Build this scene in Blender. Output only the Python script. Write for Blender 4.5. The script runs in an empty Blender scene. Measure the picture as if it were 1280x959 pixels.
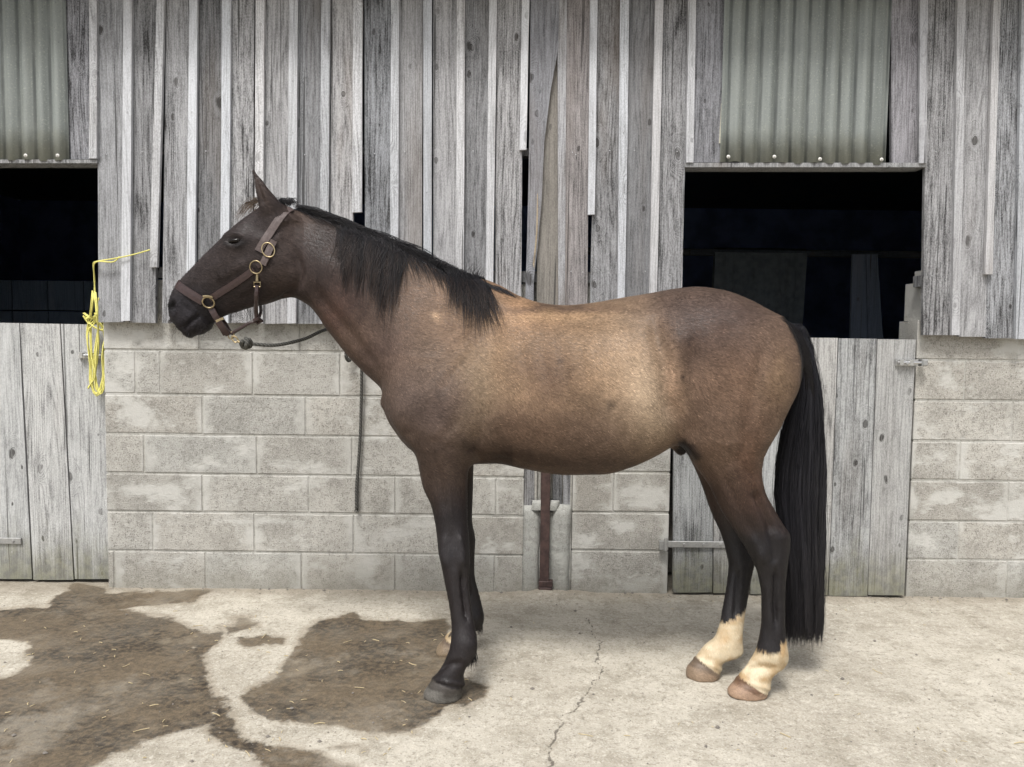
import bpy, bmesh, math, random
import numpy as np
from mathutils import Vector, Matrix
from mathutils.bvhtree import BVHTree

random.seed(7)
RNG = np.random.RandomState(11)
SC = bpy.context.scene
COL = SC.collection

# ------------------------------------------------------------------ camera
CAM = np.array([0.0, 0.0, 1.312])
FPX = 961.0                                   # focal length in photo pixels (1280 wide)
PITCH, ROLL = math.radians(3.5), math.radians(0.68)
_f = np.array([0, math.cos(PITCH), -math.sin(PITCH)])
_r0 = np.array([1.0, 0, 0]); _u0 = np.cross(_r0, _f)
_r = _r0 * math.cos(ROLL) + _u0 * math.sin(ROLL)
_u = np.cross(_r, _f)
cam_data = bpy.data.cameras.new('camera')
cam_data.sensor_width = 36.0
cam_data.lens = 36.0 * FPX / 1280.0
cam_data.clip_end = 500.0
cam = bpy.data.objects.new('camera', cam_data); COL.objects.link(cam)
cam.matrix_world = Matrix(((_r[0], _u[0], -_f[0], CAM[0]), (_r[1], _u[1], -_f[1], CAM[1]),
                           (_r[2], _u[2], -_f[2], CAM[2]), (0, 0, 0, 1)))
SC.camera = cam

# ------------------------------------------------------------------ sky, sun, exposure
SUN_EL, SUN_AZ = math.radians(60), math.radians(200)    # azimuth clockwise from +Y: behind the camera, a little left
world = bpy.data.worlds.new('World'); SC.world = world; world.use_nodes = True
_nt = world.node_tree; _nt.nodes.clear()
_sky = _nt.nodes.new('ShaderNodeTexSky'); _sky.sky_type = 'NISHITA'; _sky.sun_disc = False
_sky.sun_elevation = SUN_EL; _sky.sun_rotation = SUN_AZ
_sky.air_density = 1.0; _sky.dust_density = 4.0; _sky.ozone_density = 1.0
_hs = _nt.nodes.new('ShaderNodeHueSaturation'); _hs.inputs['Saturation'].default_value = 0.36
_bg = _nt.nodes.new('ShaderNodeBackground'); _bg.inputs['Strength'].default_value = 0.095
_wo = _nt.nodes.new('ShaderNodeOutputWorld')
_nt.links.new(_sky.outputs[0], _hs.inputs['Color']); _nt.links.new(_hs.outputs[0], _bg.inputs['Color'])
_nt.links.new(_bg.outputs[0], _wo.inputs[0])
sun_d = bpy.data.lights.new('sun', 'SUN'); sun_d.energy = 1.5; sun_d.angle = math.radians(14); sun_d.color = (1.0, 0.985, 0.965)
sun = bpy.data.objects.new('sun', sun_d); COL.objects.link(sun)
_sd = Vector((math.sin(SUN_AZ) * math.cos(SUN_EL), math.cos(SUN_AZ) * math.cos(SUN_EL), math.sin(SUN_EL)))
sun.rotation_euler = _sd.to_track_quat('Z', 'Y').to_euler()
SC.view_settings.view_transform = 'Standard'; SC.view_settings.look = 'None'
SC.view_settings.exposure = 0.98; SC.view_settings.gamma = 1.0
SC.render.engine = 'CYCLES'
SC.cycles.max_bounces = 4; SC.cycles.diffuse_bounces = 2; SC.cycles.use_adaptive_sampling = True; SC.cycles.adaptive_threshold = 0.02; SC.cycles.glossy_bounces = 2
SC.cycles.use_denoising = True

# ------------------------------------------------------------------ helpers: measuring
def P(px, py, Y):
    """photo measurement -> point on the vertical plane at distance Y"""
    d = _f * FPX + _r * (px - 640.0) + _u * (479.5 - py)
    return CAM + d * ((Y - CAM[1]) / d[1])
def PV(px, py, Y):
    return Vector(P(px, py, Y))
def G(px, py, z=0.0):
    d = _f * FPX + _r * (px - 640.0) + _u * (479.5 - py)
    return CAM + d * ((z - CAM[2]) / d[2])
def lin(c):
    c = np.asarray(c, float) / 255.0
    return np.where(c <= 0.04045, c / 12.92, ((c + 0.055) / 1.055) ** 2.4)

# ------------------------------------------------------------------ helpers: objects
def link(o, parent=None):
    COL.objects.link(o)
    if parent is not None:
        o.parent = parent
    return o
def tag(o, label=None, cat=None, group=None, kind=None):
    if label: o['label'] = label
    if cat: o['category'] = cat
    if group: o['group'] = group
    if kind: o['kind'] = kind
    return o
def empty(name, loc=(0, 0, 0)):
    o = bpy.data.objects.new(name, None); o.location = loc; o.empty_display_size = 0.1
    return link(o)
def mesh_obj(name, verts, faces, mat=None, parent=None, loc=None, smooth=False, color=None):
    """verts in world coordinates; the origin is set at loc (default: centroid)"""
    verts = np.asarray(verts, float)
    pl = np.array(parent_world(parent)) if parent is not None else np.zeros(3)
    if loc is None: loc = verts.mean(axis=0)
    loc = np.asarray(loc, float)
    me = bpy.data.meshes.new(name)
    me.from_pydata((verts - loc).tolist(), [], [list(map(int, f)) for f in faces])
    if smooth: me.polygons.foreach_set('use_smooth', [True] * len(me.polygons))
    me.update()
    o = bpy.data.objects.new(name, me); o.location = loc - pl
    if mat: me.materials.append(mat)
    if color is not None: o.color = (*color, 1.0)
    return link(o, parent)
def parent_world(p):
    v = Vector((0, 0, 0))
    while p is not None:
        v = v + p.location; p = p.parent
    return v
def fix_normals(o):
    bm = bmesh.new(); bm.from_mesh(o.data); bmesh.ops.recalc_face_normals(bm, faces=bm.faces); bm.to_mesh(o.data); bm.free()
    return o
def box_vf(x0, x1, y0, y1, z0, z1, b=0.0):
    """a box, with chamfered front edges if b"""
    if b <= 0:
        v = [(x, y, z) for z in (z0, z1) for y in (y0, y1) for x in (x0, x1)]
        f = [(0, 1, 5, 4), (3, 2, 6, 7), (0, 4, 6, 2), (1, 3, 7, 5), (4, 5, 7, 6), (0, 2, 3, 1)]
        return v, f
    v = [(x0 + b, y0, z0 + b), (x1 - b, y0, z0 + b), (x1 - b, y0, z1 - b), (x0 + b, y0, z1 - b),
         (x0, y0 + b, z0), (x1, y0 + b, z0), (x1, y0 + b, z1), (x0, y0 + b, z1),
         (x0, y1, z0), (x1, y1, z0), (x1, y1, z1), (x0, y1, z1)]
    f = [(0, 1, 2, 3), (0, 4, 5, 1), (1, 5, 6, 2), (2, 6, 7, 3), (3, 7, 4, 0),
         (4, 8, 9, 5), (5, 9, 10, 6), (6, 10, 11, 7), (7, 11, 8, 4), (11, 10, 9, 8)]
    return v, f
def tube_vf(pts, rad, sides=6, closed=False):
    pts = [Vector(p) for p in pts]; n = len(pts)
    rads = rad if hasattr(rad, '__len__') else [rad] * n
    V, F = [], []; up = None
    for i, p in enumerate(pts):
        a = pts[(i - 1) % n] if (closed or i > 0) else p
        b = pts[(i + 1) % n] if (closed or i < n - 1) else p
        t = (b - a).normalized() if (b - a).length > 1e-9 else Vector((0, 0, 1))
        if up is None:
            up = t.orthogonal().normalized()
        up = (up - t * up.dot(t))
        up = up.normalized() if up.length > 1e-6 else t.orthogonal().normalized()
        s = t.cross(up)
        for k in range(sides):
            an = 2 * math.pi * k / sides
            V.append(p + (up * math.cos(an) + s * math.sin(an)) * rads[i])
    m = n if closed else n - 1
    for i in range(m):
        j = (i + 1) % n
        for k in range(sides):
            l = (k + 1) % sides
            F.append((i * sides + k, i * sides + l, j * sides + l, j * sides + k))
    if not closed:
        F.append(tuple(range(sides))[::-1]); F.append(tuple((n - 1) * sides + k for k in range(sides)))
    return V, F
def merge(*vfs):
    V, F = [], []
    for v, f in vfs:
        o = len(V); V += [tuple(q) for q in v]; F += [tuple(i + o for i in g) for g in f]
    return V, F
def spline(pts, n):
    """Catmull-Rom through pts, n samples"""
    p = np.asarray(pts, float); m = len(p)
    q = np.vstack([2 * p[0] - p[1], p, 2 * p[-1] - p[-2]])
    out = []
    for t in np.linspace(0, m - 1, n):
        i = min(int(t), m - 2); u = t - i
        a, b, c, d = q[i], q[i + 1], q[i + 2], q[i + 3]
        out.append(0.5 * (2 * b + (c - a) * u + (2 * a - 5 * b + 4 * c - d) * u * u + (3 * b - a - 3 * c + d) * u ** 3))
    return np.array(out)
def vnoise(x, y, seed=0):
    """smooth value noise on arrays"""
    xi = np.floor(x).astype(np.int64); yi = np.floor(y).astype(np.int64)
    xf = x - xi; yf = y - yi
    xf = xf * xf * (3 - 2 * xf); yf = yf * yf * (3 - 2 * yf)
    def h(a, b):
        n = (a * 374761393 + b * 668265263 + seed * 982451653) & 0x7fffffff
        n = ((n ^ (n >> 13)) * 1274126177) & 0x7fffffff
        return ((n ^ (n >> 16)) & 0xffff) / 65535.0
    return (h(xi, yi) * (1 - xf) + h(xi + 1, yi) * xf) * (1 - yf) + (h(xi, yi + 1) * (1 - xf) + h(xi + 1, yi + 1) * xf) * yf
def fbm(x, y, octv=4, seed=0):
    s, a, t = 0, 1, 0
    for k in range(octv):
        s = s + a * vnoise(x * 2 ** k, y * 2 ** k, seed + k * 17); t += a; a *= 0.5
    return s / t
def pchip(xs, ys, x):
    xs = np.asarray(xs, float); ys = np.asarray(ys, float)
    o = np.argsort(xs, kind='stable'); xs, ys = xs[o], ys[o]
    keep = np.concatenate([[True], np.diff(xs) > 1e-7]); xs, ys = xs[keep], ys[keep]
    h = np.diff(xs); d = np.diff(ys) / h; m = np.zeros_like(xs)
    if len(xs) > 2:
        w1 = 2 * h[1:] + h[:-1]; w2 = h[1:] + 2 * h[:-1]
        ok = d[1:] * d[:-1] > 0
        with np.errstate(divide='ignore', invalid='ignore'):
            hm = (w1 + w2) / (w1 / d[:-1] + w2 / d[1:])
        m[1:-1] = np.where(ok, hm, 0)
    m[0] = d[0]; m[-1] = d[-1]
    xc = np.clip(x, xs[0], xs[-1]); i = np.clip(np.searchsorted(xs, xc, side='right') - 1, 0, len(h) - 1)
    t = (xc - xs[i]) / h[i]
    return ((2 * t ** 3 - 3 * t ** 2 + 1) * ys[i] + (t ** 3 - 2 * t ** 2 + t) * h[i] * m[i]
            + (-2 * t ** 3 + 3 * t ** 2) * ys[i + 1] + (t ** 3 - t ** 2) * h[i] * m[i + 1])

# ------------------------------------------------------------------ helpers: materials
class MT:
    def __init__(s, name):
        s.m = bpy.data.materials.new(name); s.m.use_nodes = True; s.t = s.m.node_tree; s.t.nodes.clear()
        s.out = s.t.nodes.new('ShaderNodeOutputMaterial'); s.b = s.t.nodes.new('ShaderNodeBsdfPrincipled')
        s.t.links.new(s.b.outputs[0], s.out.inputs[0])
    def set(s, sock, v):
        if isinstance(v, bpy.types.NodeSocket): s.t.links.new(v, sock)
        elif v is not None:
            if hasattr(v, '__len__') and len(v) == 3 and len(sock.default_value) == 4: v = (*v, 1.0)
            sock.default_value = v
    def node(s, typ, ins=None, out=0, **props):
        n = s.t.nodes.new('ShaderNode' + typ)
        for k, v in props.items(): setattr(n, k, v)
        for k, v in (ins or {}).items(): s.set(n.inputs[k], v)
        return n.outputs[out]
    def coord(s, kind='Object'): return s.node('TexCoord', out=kind) if kind != 'Position' else s.node('NewGeometry', out='Position')
    def vmath(s, op, a, b=None):
        i = {0: a}
        if b is not None: i[1] = b
        return s.node('VectorMath', i, operation=op)
    def math(s, op, a, b=None, c=None, clamp=False):
        i = {0: a}
        if b is not None: i[1] = b
        if c is not None: i[2] = c
        return s.node('Math', i, operation=op, use_clamp=clamp)
    def noise(s, vec, scale, detail=4, rough=0.55, dist=0.0, out=0):
        return s.node('TexNoise', {'Vector': vec, 'Scale': scale, 'Detail': detail, 'Roughness': rough, 'Distortion': dist}, out=out)
    def ramp(s, fac, lo, hi, a=0.0, b=1.0, smooth=True):
        return s.node('MapRange', {0: fac, 1: lo, 2: hi, 3: a, 4: b}, interpolation_type='SMOOTHSTEP' if smooth else 'LINEAR')
    def mix(s, fac, a, b, mode='MIX'):
        n = s.t.nodes.new('ShaderNodeMix'); n.data_type = 'RGBA'; n.blend_type = mode
        s.set(n.inputs[0], fac); s.set(n.inputs[6], a); s.set(n.inputs[7], b)
        return n.outputs[2]
    def attr(s, name, out='Fac'): return s.node('Attribute', out=out, attribute_name=name)
    def bump(s, h, strength=0.5, dist=0.01, normal=None):
        i = {'Height': h, 'Strength': strength, 'Distance': dist}
        if normal is not None: i['Normal'] = normal
        return s.node('Bump', i)
    def done(s, color=None, rough=0.8, normal=None, **kw):
        if color is not None: s.set(s.b.inputs['Base Color'], color)
        s.set(s.b.inputs['Roughness'], rough)
        if normal is not None: s.set(s.b.inputs['Normal'], normal)
        for k, v in kw.items(): s.set(s.b.inputs[k.replace('_', ' ')], v)
        return s.m

def mat_wood(name, light, dark, knots=1.0, fine=0.5, grime=0.4, moss=0.0):
    m = MT(name)
    oi = m.t.nodes.new('ShaderNodeObjectInfo')
    rnd = oi.outputs['Random']
    off = m.node('CombineXYZ', {0: m.math('MULTIPLY', rnd, 37.0), 1: m.math('MULTIPLY', rnd, 91.0), 2: m.math('MULTIPLY', rnd, 53.0)})
    co = m.vmath('ADD', m.coord('Object'), off)
    st = m.vmath('MULTIPLY', co, (1, 1, 0.07))
    x = m.node('SeparateXYZ', {0: co}, out=0)
    # knots: a few per board, present only in some cells
    sp = m.t.nodes.new('ShaderNodeSeparateXYZ'); m.set(sp.inputs[0], co)
    kc = m.node('CombineXYZ', {0: m.math('MULTIPLY', sp.outputs[0], 7.5), 1: m.math('MULTIPLY', sp.outputs[2], 4.2)})
    vor = m.t.nodes.new('ShaderNodeTexVoronoi'); vor.voronoi_dimensions = '2D'
    m.set(vor.inputs['Vector'], m.vmath('ADD', kc, m.vmath('MULTIPLY', m.noise(co, 9.0, 2, out=1), (0.25, 0.25, 0.0)))); m.set(vor.inputs['Scale'], 1.0); m.set(vor.inputs['Randomness'], 1.0)
    vc = m.t.nodes.new('ShaderNodeSeparateColor'); m.set(vc.inputs[0], vor.outputs['Color'])
    has = m.math('MULTIPLY', m.math('GREATER_THAN', vc.outputs[0], 0.58), m.math('MULTIPLY_ADD', vc.outputs[2], 0.7, 0.45))
    d = m.math('MULTIPLY', vor.outputs['Distance'], m.math('MULTIPLY_ADD', vc.outputs[1], 1.7, 0.75))
    kb = m.math('MULTIPLY', m.math('MULTIPLY', m.node('MapRange', {0: d, 1: 0.0, 2: 0.5, 3: 1.0, 4: 0.0}, interpolation_type='SMOOTHERSTEP'), has), knots)
    h = m.math('ADD', m.math('MULTIPLY', x, 9.0), m.math('MULTIPLY', m.noise(st, 7.0, 2, 0.5), 3.2))
    h = m.math('ADD', h, m.math('MULTIPLY', kb, 1.9))
    rings = m.math('SINE', m.math('MULTIPLY', h, 36.0))
    rings = m.math('POWER', m.math('MULTIPLY_ADD', rings, 0.5, 0.5), 2.2)
    fg = m.noise(m.vmath('MULTIPLY', co, (120, 120, 7.0)), 1.0, 4, 0.75)
    spk = m.noise(m.vmath('MULTIPLY', co, (210, 210, 120)), 1.0, 2, 0.6)
    fg2 = m.noise(m.vmath('MULTIPLY', co, (42, 42, 2.2)), 1.0, 5, 0.7)
    big = m.noise(m.vmath('MULTIPLY', co, (7, 7, 2.4)), 1.0, 5, 0.68)
    v = m.math('ADD', m.math('MULTIPLY', m.math('MULTIPLY', rings, m.ramp(fg2, 0.25, 0.7, 0.3, 1.0)), 0.5), m.math('MULTIPLY', m.ramp(fg, 0.36, 0.66), fine))
    v = m.math('ADD', v, m.math('MULTIPLY', m.ramp(fg2, 0.38, 0.7), 0.30))
    v = m.math('ADD', v, m.math('MULTIPLY', m.ramp(big, 0.45, 0.75), grime))
    v = m.math('ADD', v, m.math('MULTIPLY_ADD', m.ramp(spk, 0.35, 0.65), 0.44, -0.22))
    v = m.math('ADD', v, m.math('MULTIPLY', m.math('MULTIPLY', kb, rings), 0.55))
    v = m.math('MULTIPLY', v, m.math('MULTIPLY_ADD', m.math('FRACT', m.math('MULTIPLY', rnd, 7.3)), 0.42, 0.64))
    c = m.mix(m.math('MULTIPLY', v, 0.76, clamp=True), light, dark)
    warm = m.ramp(m.noise(m.vmath('MULTIPLY', co, (4, 4, 0.7)), 1.0, 3), 0.50, 0.72, 0, 0.42)
    c = m.mix(m.math('MULTIPLY', warm, m.math('MULTIPLY_ADD', m.math('FRACT', m.math('MULTIPLY', rnd, 13.7)), 1.7, 0.15), clamp=True), c, m.mix(0.6, c, (0.165, 0.13, 0.10)))
    # checks: thin dark splits along the grain
    chk = m.ramp(m.noise(m.vmath('MULTIPLY', co, (70, 70, 0.8)), 1.0, 2, 0.5, 0.4), 0.665, 0.69)
    c = m.mix(m.math('MULTIPLY', chk, 0.75), c, (0.03, 0.029, 0.028))
    core = m.math('MULTIPLY', m.math('MULTIPLY', m.ramp(d, 0.07, 0.13, 1, 0), has), knots)
    rim = m.math('MULTIPLY', m.math('MULTIPLY', m.ramp(m.math('ABSOLUTE', m.math('SUBTRACT', d, 0.17)), 0.0, 0.07, 1, 0), has), knots)
    c = m.mix(m.math('MULTIPLY', rim, 0.30), c, light)
    c = m.mix(m.math('MULTIPLY', m.math('MULTIPLY', core, m.ramp(fg, 0.25, 0.6, 1.0, 0.55)), 1.1, clamp=True), c, (0.035, 0.031, 0.028))
    c = m.mix(1.0, c, oi.outputs['Color'], 'MULTIPLY')
    if moss > 0:   # greenish algae and splash dirt low on the boards
        z = m.node('SeparateXYZ', {0: m.coord('Position')}, out=2)
        mz = m.math('MULTIPLY', m.ramp(m.math('ADD', z, m.math('MULTIPLY', m.noise(m.vmath('MULTIPLY', co, (14, 14, 3)), 1.0, 4), 0.5)), 0.25, 0.62, 1, 0), moss)
        c = m.mix(mz, c, m.mix(m.ramp(m.noise(co, 22.0, 4), 0.4, 0.62), (0.17, 0.165, 0.10), (0.10, 0.095, 0.065)))
    return m.done(c, 0.86, m.bump(m.noise(m.vmath('MULTIPLY', co, (150, 150, 3.0)), 1.0, 2, 0.65), 0.55, 0.004))

M = {}
M['board'] = mat_wood('weathered_board', (0.36, 0.362, 0.37), (0.028, 0.027, 0.027), 1.0, 0.62, 0.5)
M['batten'] = mat_wood('weathered_batten', (0.60, 0.605, 0.62), (0.20, 0.198, 0.198), 0.4, 0.42, 0.25)
M['doorboard'] = mat_wood('weathered_door_board', (0.50, 0.50, 0.485), (0.075, 0.073, 0.072), 1.0, 0.5, 0.65, moss=0.75)
M['tanboard'] = mat_wood('tan_board', (0.27, 0.25, 0.22), (0.085, 0.077, 0.066), 1.0, 0.4, 0.3)

def mat_concrete(name, base, var, smear, pits=0.75, scl=1.0, rough=0.92, bumpd=0.007, edge=0.0):
    m = MT(name); p = m.coord('Position')
    oi = m.t.nodes.new('ShaderNodeObjectInfo')
    n1 = m.noise(p, 5.0 * scl, 5, 0.6); n2 = m.noise(p, 42.0 * scl, 4, 0.65); n3 = m.noise(p, 160.0 * scl, 3, 0.6)
    c = m.mix(m.ramp(n1, 0.32, 0.7), base, var)
    c = m.mix(1.0, c, oi.outputs['Color'], 'MULTIPLY')
    c = m.mix(m.ramp(n2, 0.46, 0.66, 0, 0.38), c, (0.15, 0.14, 0.12))
    pit = m.ramp(n3, 0.56, 0.66, 0, pits)
    sm = m.ramp(m.noise(m.vmath('MULTIPLY', m.vmath('ADD', p, (3.1, 0, 1.7)), (1, 1, 1.7)), 3.1 * scl, 5, 0.68), 0.51, 0.63)
    gx_ = m.node('SeparateXYZ', {0: m.coord('Generated')}, out=0); gz_ = m.node('SeparateXYZ', {0: m.coord('Generated')}, out=2)
    ed = m.math('MULTIPLY', m.math('ABSOLUTE', m.math('SUBTRACT', gx_, 0.5)), 2.0); ez = m.math('MULTIPLY', m.math('ABSOLUTE', m.math('SUBTRACT', gz_, 0.5)), 2.0)
    wob = m.noise(p, 11.0 * scl, 4, 0.65)
    es = m.math('MAXIMUM', m.ramp(m.math('ADD', ed, m.math('MULTIPLY_ADD', wob, 0.7, -0.35)), 0.78, 0.98), m.ramp(m.math('ADD', ez, m.math('MULTIPLY_ADD', wob, 0.8, -0.4)), 0.92, 1.12))
    sm = m.math('MAXIMUM', sm, m.math('MULTIPLY', es, m.math('MULTIPLY', m.ramp(m.noise(p, 2.3, 2), 0.35, 0.6), edge)))
    pit = m.math('MULTIPLY', pit, m.math('SUBTRACT', 1.0, m.math('MULTIPLY', sm, 0.8)))
    c = m.mix(pit, c, (0.11, 0.10, 0.085))
    c = m.mix(m.ramp(n3, 0.34, 0.44, 0.35, 0), c, (0.60, 0.58, 0.54))
    c = m.mix(m.math('MULTIPLY', sm, 0.78), c, smear)
    z = m.node('SeparateXYZ', {0: p}, out=2)
    low = m.ramp(m.math('ADD', z, m.math('MULTIPLY', m.noise(p, 7.0, 4), 0.22)), 0.06, 0.34, 0.5, 0)
    c = m.mix(low, c, (0.205, 0.19, 0.145))
    hgt = m.math('ADD', m.math('MULTIPLY', n2, 0.7), m.math('MULTIPLY', n3, m.math('SUBTRACT', 1.0, m.math('MULTIPLY', sm, 0.6))))
    return m.done(c, rough, m.bump(hgt, 0.55, bumpd))
M['block'] = mat_concrete('concrete_block', (0.435, 0.424, 0.388), (0.33, 0.32, 0.29), (0.52, 0.512, 0.475), edge=1.0)
M['mortar'] = mat_concrete('mortar', (0.45, 0.44, 0.40), (0.36, 0.35, 0.315), (0.50, 0.49, 0.455), pits=0.3)
M['render'] = mat_concrete('cement_render', (0.40, 0.40, 0.37), (0.30, 0.30, 0.275), (0.48, 0.48, 0.44), pits=0.35)

def mat_plain(name, col, rough=0.5, metal=0.0, nscale=40, namp=0.3, bump=0.15, spec=0.5):
    m = MT(name); p = m.coord('Object')
    n = m.noise(p, nscale, 4, 0.6)
    c = m.mix(m.ramp(n, 0.35, 0.7, 0, namp), col, tuple(0.35 * k for k in col))
    return m.done(c, m.ramp(n, 0.3, 0.7, rough * 0.85, min(1, rough * 1.15)), m.bump(n, bump, 0.002), Metallic=metal, Specular_IOR_Level=spec)
M['galv'] = mat_plain('galvanised_steel', (0.42, 0.42, 0.41), 0.5, 0.7, 60)
M['steel'] = mat_plain('bright_steel', (0.62, 0.62, 0.61), 0.32, 0.9, 60)
M['rust'] = mat_plain('red_brown_paint', (0.075, 0.042, 0.036), 0.65, 0.0, 30, 0.8)
M['screw'] = mat_plain('screw_washer', (0.72, 0.71, 0.66), 0.5, 0.0, 60, 0.4)
M['nail'] = mat_plain('nail_head', (0.55, 0.55, 0.55), 0.4, 0.8, 60)
M['brass'] = mat_plain('brass', (0.40, 0.32, 0.19), 0.38, 0.85, 60, 0.4)
M['leather'] = mat_plain('brown_leather', (0.042, 0.023, 0.021), 0.42, 0.0, 90, 0.4, 0.25)
M['leather_worn'] = mat_plain('worn_leather', (0.092, 0.066, 0.060), 0.55, 0.0, 90, 0.4, 0.25)
M['twine'] = mat_plain('yellow_twine', (0.75, 0.70, 0.20), 0.6, 0.0, 80, 0.25)
M['straw'] = mat_plain('straw', (0.55, 0.45, 0.27), 0.7, 0.0, 30, 0.3)
M['pebble'] = mat_plain('pebble', (0.20, 0.18, 0.155), 0.8, 0.0, 30, 0.4)
M['bedding'] = mat_plain('trodden_bedding', (0.20, 0.18, 0.15), 0.9, 0.0, 12, 0.5)
M['rug'] = mat_plain('grey_rug', (0.26, 0.30, 0.34), 0.9, 0.0, 20, 0.4)
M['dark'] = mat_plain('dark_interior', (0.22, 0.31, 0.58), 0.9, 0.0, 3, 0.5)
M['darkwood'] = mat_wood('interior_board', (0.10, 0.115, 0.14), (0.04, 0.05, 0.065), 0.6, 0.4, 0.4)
def mat_rope():
    m = MT('olive_rope'); p = m.coord('Object')
    w = m.node('TexWave', {'Vector': p, 'Scale': 38.0, 'Distortion': 1.0}, wave_type='BANDS', bands_direction='DIAGONAL')
    c = m.mix(w, (0.038, 0.037, 0.033), (0.10, 0.097, 0.085))
    return m.done(c, 0.85, m.bump(w, 0.7, 0.004))
M['rope'] = mat_rope()
def mat_grp():
    m = MT('weathered_fibreglass'); p = m.coord('Object')
    n = m.noise(p, 130.0, 4, 0.65); big = m.noise(m.vmath('MULTIPLY', p, (9, 1, 1.6)), 1.0, 4, 0.6)
    xs = m.noise(m.vmath('MULTIPLY', p, (16, 1, 0.6)), 1.0, 3)
    c = m.mix(m.ramp(xs, 0.35, 0.7), (0.34, 0.365, 0.345), (0.215, 0.235, 0.222))
    c = m.mix(m.ramp(big, 0.42, 0.72, 0, 0.6), c, (0.235, 0.25, 0.225))
    c = m.mix(m.ramp(n, 0.57, 0.68, 0, 0.75), c, (0.50, 0.52, 0.46))
    c = m.mix(m.ramp(n, 0.28, 0.40, 0.6, 0), c, (0.075, 0.083, 0.08))
    pos = m.node('SeparateXYZ', {0: p}, out=2)
    low = m.ramp(m.math('ADD', pos, m.math('MULTIPLY', m.noise(p, 14.0, 4), 0.25)), -0.42, -0.16, 0.45, 0)
    c = m.mix(low, c, (0.33, 0.33, 0.25))
    gr = m.math('MULTIPLY', m.ramp(m.attr('valley'), 0.78, 1.0), m.ramp(m.noise(m.vmath('MULTIPLY', p, (30, 1, 3)), 1.0, 4, 0.65), 0.3, 0.65, 0.3, 0.85))  # dirt streaks in the valleys, also painting in the shading of the corrugation
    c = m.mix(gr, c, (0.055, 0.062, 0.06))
    top = m.math('MULTIPLY', m.ramp(m.math('ADD', pos, m.math('MULTIPLY_ADD', m.attr('valley'), 0.12, m.math('MULTIPLY', m.noise(m.vmath('MULTIPLY', p, (40, 1, 4)), 1.0, 3), 0.2))), 0.42, 0.62, 0, 0.6), 1.0)  # drip dirt and the shadow of the eave, painted dark at the sheet top
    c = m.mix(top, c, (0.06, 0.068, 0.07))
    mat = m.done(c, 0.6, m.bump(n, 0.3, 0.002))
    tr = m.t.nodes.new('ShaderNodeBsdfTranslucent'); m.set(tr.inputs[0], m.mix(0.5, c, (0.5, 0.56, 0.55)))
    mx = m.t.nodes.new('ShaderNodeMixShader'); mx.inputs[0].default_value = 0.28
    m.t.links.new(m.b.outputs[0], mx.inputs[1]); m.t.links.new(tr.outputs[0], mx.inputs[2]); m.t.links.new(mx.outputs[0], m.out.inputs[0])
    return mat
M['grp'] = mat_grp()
# ================================================================== the yard (ground)
WALL = 3.87                       # distance of the block face from the camera
def grade(lo, hi, a, b, fine, grow=1.35, first=None):
    mid = np.arange(a, b + fine, fine)
    L, s, x = [], first or fine, a
    while x > lo:
        s *= grow; x -= s; L.append(x)
    R, s, x = [], first or fine, mid[-1]
    while x < hi:
        s *= grow; x += s; R.append(x)
    return np.concatenate([L[::-1], mid, R])
gx = grade(-60, 60, -2.75, 2.75, 0.0085)
gy = grade(-60, 60, 2.20, 4.1, 0.0085)
GXX, GYY = np.meshgrid(gx, gy, indexing='ij')
near = np.clip(1 - (np.maximum(np.abs(GXX) - 2.7, 0) + np.maximum(GYY - 4.2, 0) + np.maximum(2.1 - GYY, 0)) / 1.5, 0, 1)
GZ = ((fbm(GXX * 1.1, GYY * 1.1, 3, 3) - 0.5) * 0.02 + (fbm(GXX * 9, GYY * 9, 3, 5) - 0.5) * 0.007
      + (fbm(GXX * 38, GYY * 38, 2, 9) - 0.5) * 0.0045) * near
# a low rise of old cement at the foot of the wall
GZ += near * 0.003 * np.exp(-((GYY - WALL + 0.02) / 0.06) ** 2)
GZ += near * 0.030 * np.exp(-((GXX - G(690, 745)[0]) / 0.16) ** 2 - ((GYY - WALL + 0.05) / 0.09) ** 2) * (0.5 + fbm(GXX * 14, GYY * 14, 3, 31))
def seg_dist(X, Y, poly, closed):
    pts = np.array([G(*q)[:2] for q in poly]); d = np.full(X.shape, 1e9); n = len(pts)
    for i in range(n if closed else n - 1):
        a, b = pts[i], pts[(i + 1) % n]; ab = b - a
        t = np.clip(((X - a[0]) * ab[0] + (Y - a[1]) * ab[1]) / (ab @ ab + 1e-12), 0, 1)
        d = np.minimum(d, np.hypot(X - a[0] - t * ab[0], Y - a[1] - t * ab[1]))
    return d
def inside(X, Y, poly):
    pts = np.array([G(*q)[:2] for q in poly]); r = np.zeros(X.shape, bool); n = len(pts)
    for i in range(n):
        (x1, y1), (x2, y2) = pts[i], pts[(i + 1) % n]
        with np.errstate(divide='ignore', invalid='ignore'):
            c = ((y1 > Y) != (y2 > Y)) & (X < (x2 - x1) * (Y - y1) / (y2 - y1 + 1e-15) + x1)
        r ^= c
    return r
wx = GXX + (fbm(GXX * 7, GYY * 7, 4, 41) - 0.5) * 0.10
wy = GYY + (fbm(GXX * 7, GYY * 7, 4, 43) - 0.5) * 0.10
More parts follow.
